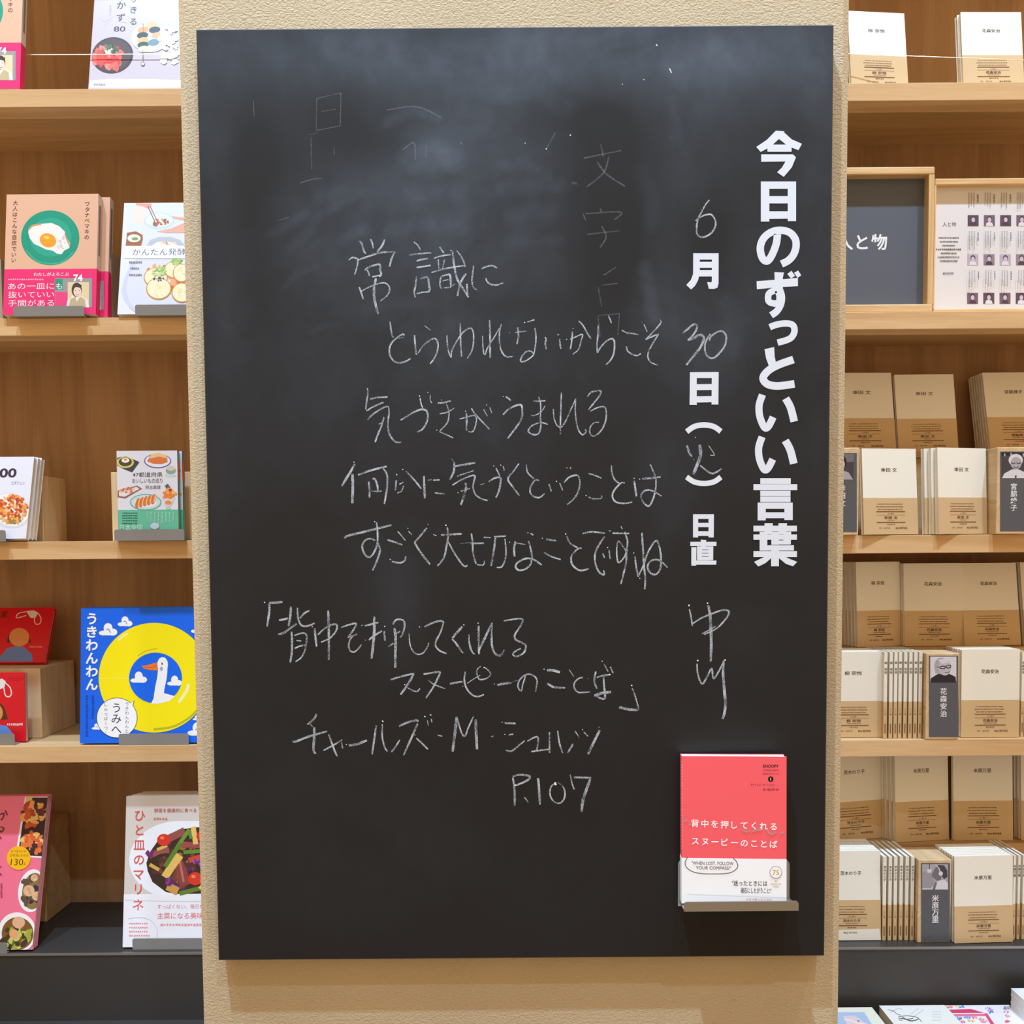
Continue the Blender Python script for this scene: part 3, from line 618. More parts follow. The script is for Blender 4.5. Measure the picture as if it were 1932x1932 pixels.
# printed white characters
WHITE = (216, 220, 228)
v_, w_ = Z(1400, 220, 4.6), Z(1400, 620, 4.025)
HEAD = [
 (v_, ["292,124 367,130 320,195 262,245 222,275 163,306 125,262 215,205", "330,150 367,140 430,200 518,235 488,290 428,268 388,245 320,195", "222,245 428,245 428,304 222,304", "168,330 440,330 466,355 430,440 360,522 306,482 345,440 375,392 168,394"], []),
 (v_, ["165,565 467,565 467,625 165,625", "165,565 235,565 235,910 165,910", "398,565 467,565 467,906 398,906", "235,692 398,692 398,752 235,752", "235,824 398,824 398,884 235,886"], []),
 (v_, [], ["308,1020 295,1110 255,1210 215,1255 175,1225 158,1140 185,1060 250,1005 330,987 410,1005 460,1060 468,1130 445,1200 400,1250 342,1280 64", "214,1246 216,1254 66"]),
 (v_, ["128,1430 300,1418 483,1402 483,1470 300,1480 130,1498", "282,1352 362,1355 352,1400 352,1520 288,1520", "394,1368 427,1340 458,1382 425,1404", "452,1358 485,1338 512,1376 483,1398"], ["320,1500 278,1510 232,1540 230,1600 275,1622 318,1610 325,1560 310,1510 56", "322,1490 343,1560 335,1630 300,1690 252,1725 60"]),
 (v_, [], ["240,1828 300,1806 380,1795 440,1810 455,1862 430,1915 380,1942 308,1962 56"]),
 (w_, ["172,158 242,142 246,215 258,268 208,290 184,225"], ["390,235 285,272 205,315 160,372 190,420 270,436 398,420 58"]),
 (w_, [], ["155,502 130,580 133,660 158,730 180,756 205,735 236,672 54", "177,738 180,744 40", "331,530 368,600 396,706 58"]),
 (w_, [], ["152,822 127,900 130,980 155,1050 177,1074 202,1053 233,992 54", "175,1056 178,1062 40", "328,850 365,920 393,1026 58"]),
 (w_, ["140,1138 368,1138 368,1178 140,1178", "88,1183 417,1183 417,1225 88,1225", "140,1233 366,1233 366,1271 140,1271", "140,1277 366,1277 366,1316 140,1316", "120,1323 383,1323 383,1366 120,1366", "120,1323 178,1323 178,1455 120,1455", "323,1323 383,1323 383,1452 323,1452", "178,1397 323,1397 323,1438 178,1438"], []),
 (w_, ["88,1498 415,1498 415,1538 88,1538", "172,1480 232,1480 225,1560 172,1560", "278,1480 340,1480 332,1560 278,1560", "88,1565 415,1565 415,1602 88,1602", "135,1545 190,1545 190,1685 135,1685", "224,1545 278,1545 278,1640 224,1640", "315,1545 372,1545 368,1638 315,1638", "224,1610 368,1610 368,1638 224,1638", "135,1647 392,1647 392,1684 135,1684", "88,1692 415,1692 415,1733 88,1733", "222,1684 278,1684 278,1803 222,1803", "222,1733 222,1742 175,1780 125,1805 93,1770 140,1750 190,1725", "278,1733 310,1725 360,1750 417,1770 385,1803 335,1785 278,1742"], []),
]
DATE = [
 (r_, ["442,1178 880,1178 878,1285 442,1285", "442,1178 552,1178 552,1540 520,1650 470,1740 405,1805 322,1725 400,1640 440,1540", "765,1178 880,1178 878,1700 860,1770 800,1795 712,1792 685,1675 755,1680 765,1660", "552,1326 765,1326 765,1428 552,1428", "552,1470 765,1470 765,1578 545,1578"], []),
 (s_, ["385,1128 500,1128 500,1690 378,1688", "765,1124 880,1124 875,1684 760,1684", "385,1128 880,1124 880,1225 385,1225", "498,1335 765,1332 765,1432 498,1435", "495,1545 765,1540 765,1645 495,1650"], []),
 (t_, [], ["222,278 310,218 425,198 540,218 624,275 64"]), (t_, [], ["220,810 310,868 425,886 540,868 624,812 62"]),
 (t_, ["298,1250 355,1250 355,1520 298,1520", "480,1250 540,1250 538,1520 480,1520", "298,1250 540,1250 540,1302 298,1302", "355,1352 480,1352 480,1398 355,1398", "355,1450 480,1450 480,1502 355,1502"], []),
 (t_, ["266,1575 570,1575 570,1620 266,1620", "388,1550 450,1555 440,1640 390,1640", "345,1627 533,1627 531,1662 345,1662", "345,1627 400,1627 400,1790 345,1790", "480,1627 533,1627 531,1788 480,1788", "400,1671 480,1671 480,1703 400,1703", "400,1712 480,1712 480,1742 400,1742", "400,1752 480,1752 480,1790 400,1790", "278,1638 335,1638 332,1852 278,1852", "278,1795 570,1795 567,1840 278,1840"], []),
]
for nm, grp in (('heading_character', HEAD), ('date_character', DATE)):
    for zf, ps, ss in grp:
        art = Art(I4, 2.5e-6, -.00015); art.at(zf)
        for s in ps:
            q = pts(s); cx, cy = sum(a_[0] for a_ in q)/len(q), sum(a_[1] for a_ in q)/len(q)
            art.poly([(x + (1.6 if x > cx else -1.6), y + (1.6 if y > cy else -1.6)) for x, y in q], WHITE)
        for s in ss:
            *q, wd = s.split(); art.stroke(' '.join(q), float(wd), WHITE)
        art.build(nm, board)

# ------------------------------------------------------------------ the book on the board, in its clear stand
hb = Z(1260, 1400, 5.682)
st = empty('book_holder', Matrix.Translation(P(1385, 1718, -.001))); tag(st, 'clear acrylic book holder with a grey metal ledge, fixed to the chalkboard', 'book holder')
def loc(o, px, py, Y): q = o.matrix_world.inverted() @ P(px, py, Y); return q.x, q.z
bm = bmesh.new(); x0, z0 = loc(st, *hb(112, 1690), -.004); x1, z1 = loc(st, *hb(1305, 1254), -.004)
prism(bm, rrect(x0, z0-.006, x1, z1, .006, 'tl tr'), -.004, -.0005); obj('back_plate', bm, ACRYL, st)
lx0, lz0 = loc(st, *hb(172, 1812), -.034); lx1, lz1 = loc(st, *hb(1398, 1700), -.034)
bm = bmesh.new(); prism(bm, rrect(lx0, lz0, lx1, lz1, .003, 'tl tr'), -.0345, -.033)
box(bm, (lx0, -.033, lz0), (lx1, -.0042, lz0+.0015)); obj('ledge', bm, STEEL, st)
bfl = st.matrix_world.translation.z + lz0 + .0017
r, W, H = book('paperback', (hb(150, 1700), hb(1272, 1700), hb(150, 150)), .0135, mat((240, 92, 100), .4), 'coral red paperback on the chalkboard ledge with a white band of writing', 'book', Y=-.024, yaw=-3.5, lean=2.0, floor=bfl, band=(.31, mat((240, 239, 240), .5)), spine='l')
art = Art(r.matrix_world, base=-.0001).at(hb)
art.text(1103, 256, 44, 'SNOOPY', (52, 12, 18), .02, width=232)
art.text(1103, 302, 22, '心の免疫力を高める', (120, 30, 40), width=230); art.text(1103, 340, 26, 'PEANUTSシリーズ', (120, 30, 40), width=230)
art.ell(1103, 397, 30, 30, (52, 12, 18)); art.text(1103, 397, 38, '1', (245, 240, 240), .02)
art.text(1016, 458, 30, 'チャールズ・M・シュルツ', (90, 24, 32), width=410); art.text(1103, 508, 28, '谷川俊太郎=訳', (90, 24, 32), width=232)
sl = lambda x: (x-250)/920
for i, ch in enumerate('背中を押してくれる'): art.text(292 + i*105, 870 + i*4.5, 82, ch, (250, 246, 246), .012)
for i, ch in enumerate('スヌーピーのことば'): art.text(294 + i*105, 1060 + i*4.5, 82, ch, (250, 246, 246), .012)
for s in ("800,940 840,960 880,950", "900,960 960,945 1010,950", "1060,940 1100,985 1160,965", "1200,980 1250,965", "170,850 210,838", "220,880 260,890"): art.stroke(s, 22, (196, 128, 128))
art.vticks(147, 200, 1160, 12, (250, 225, 225), 30)
art.build('cover_lettering', r)
art = Art(r.matrix_world, base=-.0005).at(hb)
art.stroke("210,1232 185,1290 200,1340 260,1385 360,1408 480,1412 620,1408 700,1385 748,1335 735,1280 700,1246", 7, (70, 66, 66))
art.text(478, 1296, 46, '"WHEN LOST, FOLLOW', (70, 66, 66), width=450); art.text(490, 1346, 46, 'YOUR COMPASS!"', (70, 66, 66), width=380)
art.text(875, 1512, 58, '"迷ったときには', (52, 50, 58), .004, width=380); art.text(945, 1590, 58, '磁石にしたがうこと!"', (52, 50, 58), .004, width=510)
art.ell(1157, 1395, 66, 66, (150, 146, 140)); art.ell(1157, 1395, 60, 60, (240, 239, 240)); art.text(1157, 1395, 70, '75', (208, 160, 60), .02)
art.text(1157, 1490, 24, '祝', (206, 170, 110)); art.text(1157, 1520, 26, 'PEANUTS', (206, 170, 110), width=110); art.text(1157, 1548, 22, '75周年', (206, 170, 110))
art.stroke("210,1628 700,1645 1270,1668", 4, (205, 205, 215)); art.text(980, 1684, 24, '人生で迷ったときも、', (214, 110, 140), width=480)
art.build('band_lettering', r)

# ================================================================== SHELF FITTINGS
def side_art(r, x, left=False, base=-.0003):
    """an Art on the side of a book or block: right side (facing +x) or left side"""
    if left: lm = Matrix(((0, 1, 0, x), (-1, 0, 0, 0), (0, 0, 1, 0), (0, 0, 0, 1)))
    else: lm = Matrix(((0, -1, 0, x), (1, 0, 0, 0), (0, 0, 1, 0), (0, 0, 0, 1)))
    a = Art(r.matrix_world @ lm, base=base); a.lm = lm; return a
def build_side(a, name, r):
    o = a.build(name, r); o.matrix_local = a.lm; return o
def stand(zf, x0, y0, x1, y1, label, Y=.845, floor=0.0, depth=.10, m=None):
    """grey metal book stand: upright lip in front, base plate going back under the book"""
    p = P(*zf((x0+x1)/2, y1), Y); r = empty('book_stand', Matrix.Translation((p.x, Y, floor))); tag(r, label, 'book stand')
    a = P(*zf(x0, y0), Y); b = P(*zf(x1, y1), Y)
    X0, X1, H = a.x-p.x, b.x-p.x, a.z-floor
    bm = bmesh.new(); prism(bm, rrect(X0, .0002, X1, H, .0035, 'tl tr'), 0, .0013); obj('lip', bm, m or GREY, r)
    bm = bmesh.new(); box(bm, (X0, .0013, .0002), (X1, depth, .0014)); obj('base_plate', bm, m or GREY, r)
    return r
def block(name, x0, x1, Y, depth, z0, z1, label, m=None, cat='wooden block', bev=.0012):
    r = empty(name, Matrix.Translation((x0, Y, z0))); tag(r, label, cat)
    bm = bmesh.new(); box(bm, (0, 0, .0003), (x1-x0, depth, z1-z0), 0, bev); obj('solid_wood', bm, m or W_BLOCK, r)
    return r

# ================================================================== BOOKCASE ON THE ONE SIDE: cookbooks and picture books
z1, z2, z3, z4, z5 = Z(0, 0, 4.83), Z(0, 340, 4.83), Z(0, 700, 4.83), Z(0, 1080, 4.83), Z(0, 1440, 3.928)
PEACH = mat((226, 178, 148), .35); PINK = mat((236, 54, 116), .35)
def egg_art(r, zf, W, t):
    a = Art(r.matrix_world, base=-.0001).at(zf)
    a.ell(458, 525, 266, 250, (30, 150, 122)); a.ell(462, 520, 190, 176, (46, 164, 136)); a.stroke("240,640 330,730 458,760 580,735 670,650", 10, (60, 178, 150))
    a.poly("262,440 300,405 380,398 470,390 540,420 592,470 612,530 640,580 630,620 585,640 562,675 520,670 480,642 420,632 360,602 310,580 272,530 258,480", (238, 232, 226))
    a.stroke("262,450 300,415 375,402", 16, (205, 150, 100)); a.stroke("592,480 610,540 638,600", 12, (190, 140, 100)); a.blobs(560, 560, 50, 70, 14, 14, [(225, 215, 212), (245, 240, 236), (214, 202, 200)])
    a.ell(437, 548, 76, 62, (240, 158, 38), 20); a.ell(425, 522, 30, 16, (250, 196, 96), 10)
    a.vtext(797, 190, 545, 44, 'ワタナベマキの', (72, 44, 28), .004, x1=790); a.vtext(142, 180, 755, 44, '大人はこんな自炊でいい', (72, 44, 28), .004, x1=124)
    a.build('cover_print', r)
    a = Art(r.matrix_world, base=-.0004).at(zf); Wt = (252, 236, 240)
    a.text(468, 858, 34, 'わたしがよろこぶ', Wt, .01, width=320); a.ticks(75, 400, 905, 16, (252, 168, 196), 16)
    a.text(285, 966, 60, 'あの一皿に', Wt, 0, width=420); a.text(285, 1043, 60, '抜いていい', Wt, 0, width=420); a.text(285, 1120, 60, '手間がある', Wt, 0, width=420); a.text(545, 1120, 56, '!', Wt)
    a.rect(502, 895, 840, 1160, (152, 150, 152)); a.rect(505, 1020, 640, 1160, (232, 70, 130)); a.rect(505, 900, 572, 1000, (36, 150, 122)); a.text(540, 966, 62, 'も', Wt)
    a.rect(618, 930, 812, 1160, (226, 206, 160)); a.poly("605,1160 615,1100 660,1060 740,1055 800,1090 815,1160", (236, 230, 222)); a.poly("628,1160 640,1085 690,1062 700,1110 730,1060 775,1085 785,1160", (196, 176, 138))
    a.ell(700, 1000, 46, 66, (74, 58, 56)); a.ell(706, 1016, 35, 46, (236, 208, 190)); a.poly("655,985 690,935 745,955 742,985 700,975", (74, 58, 56)); a.stroke("692,1040 706,1048 722,1038", 5, (190, 110, 100))
    a.ell(690, 1006, 4, 4, (60, 45, 45)); a.ell(724, 1004, 4, 4, (60, 45, 45)); a.text(712, 888, 78, '74', Wt, .03)
    a.build('band_print', r)
    s = side_art(r, W); s.rawv = None
    s.L = lambda u, v: (u*t, v)
    for i in range(26): s.raw([(t*.3, .11+i*.0036), (t*.7, .11+i*.0036), (t*.7, .1125+i*.0036), (t*.3, .1125+i*.0036)], (120, 104, 100))
    build_side(s, 'spine_print', r)
def egg(q, zf, label, **k):
    r, W, H = book('cookbook', q, .017, PEACH, label, spine='r', spine_col=mat((226, 218, 214), .35), band=(.377, PINK), **k)
    egg_art(r, zf, W, .017); return r, W, H
egg(((-139, 168), (37, 167), (-131, -61)), Z(-144, 340-428.5, 4.83), 'peach cookbook with fried egg on green plate, on the top shelf', Y=.865, lean=8, floor=Z1)
eg, W, H = egg((z2(28, 1232), z2(872, 1232), z2(60, 130)), z2, 'peach cookbook with fried egg on green plate, standing in front of its twin', Y=.853, floor=Z2+.0017)
e2 = copy_tree(eg); e2.location = eg.location + Vector((.0135, .0185, 0)); e2['label'] = 'peach cookbook standing behind the fried egg cookbook, only its pale spine showing'
stand(z2, 120, 1150, 768, 1245, 'grey metal stand holding the peach fried egg cookbook', floor=Z2)
stand(z2, 1230, 1135, 1850, 1245, 'grey metal stand under the pale cookbook with the two toasted muffins', floor=Z2)
PLAST = mat((168, 152, 134), .5, 0, .4)
def bookend(px, py, label, Y=.895, dp=.09, th=.010):
    x1 = P(px, py, Y).x; zt = P(px, py, Y).z
    r = empty('bookend', Matrix.Translation((x1-th, Y, Z2))); tag(r, label, 'bookend')
    bm = bmesh.new(); prism(bm, rrect(0, 0, dp, zt-Z2, .012, 'tr'), 0, .002); bm.transform(Matrix.Translation((th, 0, .0006)) @ Matrix.Rotation(math.radians(90), 4, 'Z')); obj('side_plate', bm, PLAST, r)
    bm = bmesh.new(); box(bm, (0, 0, .0006), (th-.0022, .002, zt-Z2)); obj('front_plate', bm, PLAST, r)
bookend(209, 476, 'beige plastic bookend between the fried egg cookbooks and the pale muffin cookbook')
bookend(1.5, 490, 'beige plastic bookend at the picture edge beside the fried egg cookbook')

# cookbook with 80 dishes on the top shelf
r, W, H = book('cookbook', (z1(805, 803), (383, 164), z1(893, 0)), .011, mat((198, 188, 198), .22, 0, .5), 'pale lilac cookbook with a red tomato dish and skewers, on the top shelf', Y=.889, floor=Z1, lean=13)
a = Art(r.matrix_world).at(z1)
a.poly("822,735 1000,720 1400,722 1720,735 1720,800 815,800", (222, 224, 232))
a.vtext(1115, -120, 215, 74, 'おかず'.rjust(3), (64, 52, 58), .004, x1=1098); a.text(1090, 262, 62, '80', (64, 52, 58), .008, width=105)
a.vtext(1222, -70, 250, 66, 'りきる', (64, 52, 58), .004, x1=1212); a.vticks(1005, 50, 150, 20, (170, 160, 180), 4)
for s in ("905,160 960,190 1030,150", "1000,120 1010,170 950,240", "1100,200 1160,205"): a.stroke(s, 7, (198, 186, 200))
a.ell(1025, 505, 190, 165, (62, 48, 50), -12); a.ell(1020, 500, 172, 146, (84, 62, 60), -12)
a.blobs(985, 520, 130, 105, 60, 34, [(222, 66, 52), (236, 96, 80), (204, 48, 40), (240, 128, 112)]); a.blobs(1000, 452, 70, 45, 30, 18, [(66, 90, 60), (92, 116, 80), (220, 218, 200), (50, 66, 48)])
a.ell(1370, 350, 170, 128, (232, 226, 230)); a.ell(1375, 350, 158, 116, (212, 202, 208))
for x, y, c in ((1305, 275, (226, 162, 112)), (1300, 325, (58, 72, 62)), (1305, 372, (230, 176, 130)), (1305, 412, (56, 84, 56)), (1385, 230, (232, 186, 140)), (1410, 275, (70, 84, 92)), (1435, 325, (226, 170, 130)), (1400, 390, (112, 140, 160)), (1310, 450, (206, 216, 176))): a.ell(x, y, 52, 30, c, -8)
a.blobs(1540, 420, 100, 180, 60, 22, [(236, 242, 250), (244, 248, 252), (214, 224, 238)])
a.stroke("1303,460 1303,570", 7, (150, 138, 142)); a.ell(1302, 585, 19, 18, (150, 138, 142)); a.ell(1302, 585, 11, 11, (226, 216, 224)); a.stroke("1305,215 1308,290", 5, (160, 140, 130))
a.ticks(855, 965, 770, 14, (150, 150, 165), 7); a.build('cover_print', r)

# pale cookbook with muffins
r, W, H = book('cookbook', (z2(1070, 1212), (405, 589), z2(1190, 208)), .012, mat((226, 230, 244), .22, 0, .5), 'pale cookbook with toasted muffins on a grey plate, beside the beige pillar', Y=.857, floor=Z2+.0017, lean=13)
a = Art(r.matrix_world).at(z2)
a.poly("1190,208 1690,210 1700,600 1140,600", (218, 222, 236)); a.ell(1268, 315, 66, 88, (234, 218, 208)); a.poly("1235,208 1385,212 1380,236 1350,262 1300,240 1240,228", (224, 164, 144))
a.ell(1450, 372, 140, 78, (198, 216, 236)); a.ell(1450, 365, 122, 60, (224, 234, 246)); a.blobs(1455, 388, 80, 32, 30, 13, [(226, 130, 110), (120, 120, 90), (240, 224, 200), (200, 90, 80)])
a.stroke("1348,238 1422,402", 8, (150, 96, 82)); a.stroke("1368,236 1442,392", 8, (170, 110, 92)); a.poly("1428,468 1560,440 1690,385 1690,482 1520,482", (226, 172, 152)); a.poly("1562,328 1690,342 1690,370 1590,352", (226, 172, 152))
a.poly("1158,480 1240,466 1300,500 1302,540 1285,600 1145,600 1150,560", (160, 100, 66)); a.ell(1222, 530, 60, 36, (226, 232, 206)); a.ell(1230, 535, 30, 14, (130, 150, 110))
a.poly("1335,600 1370,545 1450,518 1560,518 1640,545 1690,600", (186, 190, 204)); a.poly("1380,600 1430,565 1520,556 1590,575 1630,600", (240, 234, 222)); a.blobs(1530, 578, 70, 16, 14, 9, [(220, 150, 120), (230, 210, 170)])
a.poly("1140,600 1720,600 1720,712 1132,712", (242, 245, 252)); a.text(1450, 655, 64, 'かんたん発酵', (84, 90, 108), 0, width=485)
a.poly("1245,716 1720,716 1720,1215 1250,1215 1180,1160 1125,1080 1108,1010 1130,900 1180,790", (204, 208, 226)); a.poly("1270,730 1720,730 1720,1190 1260,1190 1190,1120 1150,1010 1170,900 1215,800", (216, 219, 234))
a.blobs(1500, 900, 180, 130, 34, 30, [(224, 132, 80), (236, 170, 120), (206, 104, 66)])
for x, y, rx, ry in ((1420, 890, 110, 90), (1590, 820, 95, 80), (1655, 850, 80, 85), (1448, 992, 115, 100), (1660, 1030, 95, 90)): a.ell(x, y, rx, ry, (206, 140, 74)); a.ell(x, y-4, rx-9, ry-9, (240, 230, 190)); a.blobs(x, y, rx*.7, ry*.7, 12, 12, [(248, 242, 214), (232, 218, 160)])
a.blobs(1450, 830, 80, 40, 24, 13, [(150, 190, 100), (196, 216, 150)], 3); a.blobs(1610, 740, 40, 30, 14, 13, [(150, 190, 100), (196, 216, 150)], 3); a.blobs(1450, 905, 60, 14, 10, 9, [(90, 70, 110)])
for y, n in ((750, 8), (805, 6), (865, 8)): a.ticks(1180 if n == 8 else 1190, 1298 if n == 8 else 1270, y, 16, (110, 112, 130), n)
a.build('cover_print', r)

# pasta cookbook
r, W, H = book('cookbook', ((-141, 1021), z3(235, 1543), (-119, 863)), .012, mat((228, 230, 243), .3, 0, .4), 'pale cookbook with an orange pasta dish and large zeros, at the front of its stack', Y=.853, floor=Z3+.0017, lean=16)
a = Art(r.matrix_world).at(z3)
a.text(74, 925, 104, '00', (60, 44, 62), .03, width=156); a.text(165, 1020, 32, 'エダジュン', (92, 92, 128), 0, width=145)
a.ell(95, 1270, 185, 160, (216, 214, 218), 20); a.ell(95, 1265, 172, 148, (236, 236, 240), 20); a.blobs(110, 1258, 140, 125, 150, 17, [(226, 112, 50), (240, 160, 80), (206, 84, 40), (236, 190, 120), (190, 70, 36)]); a.blobs(130, 1360, 60, 30, 12, 14, [(150, 140, 60), (230, 180, 90)])
a.build('cover_print', r)
behind(r, 2, .0126, .001, 'cookbook copy standing behind the pale pasta cookbook, only its page edges showing', 'copies behind the pasta cookbook')
stand(z3, -540, 1455, 52, 1560, 'grey metal stand under the pale pasta cookbook, at the picture edge', floor=Z3)
x1 = P(83, 1020, .925).x
block('wooden_block', x1-.055, x1, .925, .10, Z3, P(80, 897, .925).z, 'pale wooden block standing behind the pasta cookbooks', W_BLOCK)
# prefecture food book
TEAL = mat((66, 140, 150), .3)
r, W, H = book('illustrated_book', (z3(1080, 1540), z3(1630, 1540), z3(1063, 728)), .013, mat((230, 233, 245), .4), 'white illustrated food book with green band, at the front of its pair', Y=.853, floor=Z3+.0017, spine='r', spine_col=TEAL, band=(.335, mat((106, 196, 166), .45)), band_spine=mat((86, 160, 140), .4))
a = Art(r.matrix_world).at(z3)
a.poly("1068,790 1150,776 1272,830 1205,924 1130,895 1068,862", (72, 74, 86)); a.ell(1142, 832, 78, 52, (214, 216, 110)); a.ell(1142, 828, 60, 40, (88, 74, 62)); a.ell(1143, 814, 36, 22, (250, 246, 238)); a.ell(1143, 808, 13, 9, (236, 140, 46))
a.ell(1437, 820, 124, 66, (104, 108, 190)); a.ell(1437, 818, 114, 58, (240, 241, 250)); a.poly("1340,825 1372,762 1450,745 1522,770 1528,832 1470,850 1400,846", (224, 128, 74)); a.poly("1356,800 1380,758 1450,745 1515,768 1520,795 1450,780", (236, 204, 150))
a.ell(1555, 950, 52, 16, (206, 222, 226)); a.ell(1557, 905, 46, 36, (140, 176, 158)); a.ell(1557, 890, 38, 18, (226, 206, 190))
a.text(1345, 944, 44, '47都道府県', (62, 66, 88), .003, width=275); a.text(1343, 1000, 44, 'おいしいもの巡り', (62, 66, 88), .003, width=382); a.text(1395, 1060, 34, '阿古真理', (62, 66, 88), .002, width=136)
a.poly("1072,1092 1250,1044 1296,1072 1140,1162 1072,1150", (150, 104, 108)); a.poly("1084,1098 1245,1056 1272,1074 1136,1146 1084,1138", (236, 234, 236)); a.blobs(1170, 1095, 70, 25, 18, 12, [(232, 160, 110), (240, 200, 170), (210, 120, 90)])
a.ell(1328, 1195, 144, 74, (110, 178, 186)); a.ell(1328, 1195, 134, 66, (206, 230, 232)); a.ell(1328, 1195, 104, 46, (240, 246, 248))
for i in range(5): a.ell(1256+i*36, 1205-i*9, 21, 48, (222, 126, 62), 14); a.ell(1268+i*36, 1198-i*9, 8, 42, (244, 200, 160), 14)
a.poly("1480,1150 1598,1150 1568,1215 1545,1238 1520,1238 1500,1210", (222, 224, 230)); a.ell(1535, 1200, 30, 20, (240, 150, 70)); a.ell(1534, 1250, 26, 8, (206, 214, 222)); a.blobs(1540, 1115, 50, 36, 26, 18, [(240, 140, 60), (246, 176, 90), (250, 200, 130)]); a.ell(1553, 1085, 16, 14, (216, 44, 58)); a.blobs(1530, 1052, 22, 12, 8, 9, [(60, 112, 76)])
a.build('cover_print', r)
a = Art(r.matrix_world, base=-.0004).at(z3)
for y in (1295, 1318, 1340, 1363, 1388): a.ticks(1115, 1258, y, 12, (40, 96, 84), 9)
for i in range(8): a.vticks(1345+i*34, 1285, 1400-8*abs(i-3), 12, (176, 226, 208), 9)
a.text(1198, 1428, 52, '日本全国', (214, 238, 228), .0, width=205); a.ell(1412, 1412, 40, 30, (196, 214, 236)); a.build('band_print', r)
s = side_art(r, W)
s.raw([(0, .105), (.013, .105), (.013, .140), (0, .140)], (214, 100, 40)); s.raw([(.0055, 0), (.0075, 0), (.0075, .1575), (.0055, .1575)], (176, 214, 220)); build_side(s, 'spine_print', r)
e2 = copy_tree(r); e2.location = r.location + Vector((.004, .0145, 0)); e2['label'] = 'illustrated food book behind its twin, only the teal and orange spine showing'
stand(z3, 1040, 1445, 1680, 1545, 'grey metal stand holding the white illustrated food book', floor=Z3)
block('wooden_block', P(212.5, 1019, .905).x, P(364, 1019, .905).x, .905, .08, Z3, P(290, 890.5, .905).z, 'pale wooden block standing behind the white illustrated food books', W_BLOCK)

# picture books
RED = mat((222, 24, 40), .35)
blk = G(80, 1393, Z4); zb = P(92, 1261, blk.y).z
bb = block('wooden_block', P(-60, 1393, blk.y).x, blk.x, blk.y, .15, Z4, zb, 'pale wooden block under the shaded red picture book', W_BLOCK)
def red_art(r, zf, back):
    a = Art(r.matrix_world).at(zf); SK = (228, 150, 90); HA = (92, 52, 30)
    if back:
        a.poly("60,640 80,560 130,515 200,505 255,540 285,640 262,640 240,560 110,560 90,640", HA); a.ell(175, 590, 92, 84, SK); a.poly("0,770 60,695 140,668 222,682 290,745 300,812 0,812", (110, 136, 200))
        a.poly("238,352 310,345 348,368 325,412 280,416 258,385", (232, 226, 220)); a.stroke("240,358 175,372 150,398 160,414 240,392", 8, (232, 226, 220)); a.stroke("346,368 374,420 362,466 322,468 312,414", 8, (232, 226, 220)); a.ticks(270, 390, 678, 16, (230, 150, 150), 8); a.text(40, 380, 70, 'ま', (110, 40, 20), .02)
    else:
        a.poly("0,1190 38,1225 60,1290 74,1338 0,1345", HA); a.ell(-40, 1280, 66, 80, SK); a.poly("-60,1380 60,1398 122,1475 128,1530 -60,1530", (96, 150, 232))
        a.poly("-40,985 20,968 52,992 40,1050 0,1064 -40,1050", (238, 240, 246)); a.stroke("48,1005 92,1050 104,1104 84,1132 50,1120 36,1054", 10, (238, 240, 246)); a.ell(148, 966, 72, 19, (170, 20, 30)); a.ell(148, 966, 67, 15, (222, 24, 40)); a.ticks(65, 212, 1385, 26, (240, 214, 220), 8); a.ticks(95, 200, 966, 9, (150, 20, 30), 8)
    a.build('cover_print', r)
r, W, H = book('picture_book', ((-60, 1257), z4(402, 838), (-30, 1147)), .012, RED, 'red picture book leaning back in the shade, on top of the wooden block', floor=zb+.0005, Y=G(40, 1256, zb).y, lean=26, spine='l', hard=True)
red_art(r, z4, True)
r, W, H = book('picture_book', ((-81, 1401), z4(235, 1543), (-80.5, 1270)), .010, RED, 'bright red picture book at the front, on a grey stand at the picture edge', floor=Z4+.0017, lean=2, spine='r', spine_col=mat((205, 190, 190), .3), hard=True)
red_art(r, z4, False)
stand(z4, -560, 1475, 135, 1572, 'grey metal stand in front of the bright red picture book', floor=Z4, Y=G(20, 1406, Z4).y)
BLUE = mat((6, 104, 240), .3)
r, W, H = book('picture_book', (z4(728, 1565), (396, 1402.5), z4(740, 325)), .011, BLUE, 'bright blue picture book with a large yellow swimming ring and a white swan', floor=Z4+.0017, spine='r', hard=True)
a = Art(r.matrix_world, step=8e-6).at(z4); WH = (246, 248, 252); YE = (252, 234, 8)
for cx, cy, k in ((985, 530, 1.0), (1140, 455, .8), (880, 1410, .5), (1800, 520, .7), (1800, 1440, 1.1), (1790, 1330, .4)):
    for dx, dy, rx, ry in ((-40, 22, 44, 22), (0, -22, 40, 46), (42, 14, 42, 32), (0, 24, 80, 20)): a.ell(cx+dx*k, cy+dy*k, rx*k, ry*k, WH)
    a.stroke([(cx-18*k, cy-5*k), (cx+4*k, cy-14*k), (cx+22*k, cy+22*k)], 9*k, (120, 150, 214))
o = [(1405+505*math.cos(math.radians(t)), 960+500*math.sin(math.radians(t))) for t in range(0, 360, 4)]
a.poly([(min(x, 1925), y) for x, y in o], YE); a.ell(1418, 962, 246, 236, (226, 214, 40)); a.ell(1418, 962, 241, 231, (6, 104, 240))
a.stroke("1255,762 1330,716 1430,694", 10, (206, 196, 24)); a.stroke("1400,1430 1580,1404 1730,1320 1812,1235", 20, (190, 188, 40)); a.stroke("1720,1018 1700,1082 1630,1185", 28, (250, 246, 190)); a.stroke("1075,620 1120,585 1165,555", 18, (252, 246, 170)); a.stroke("905,964 1170,962", 5, (252, 244, 120), False)
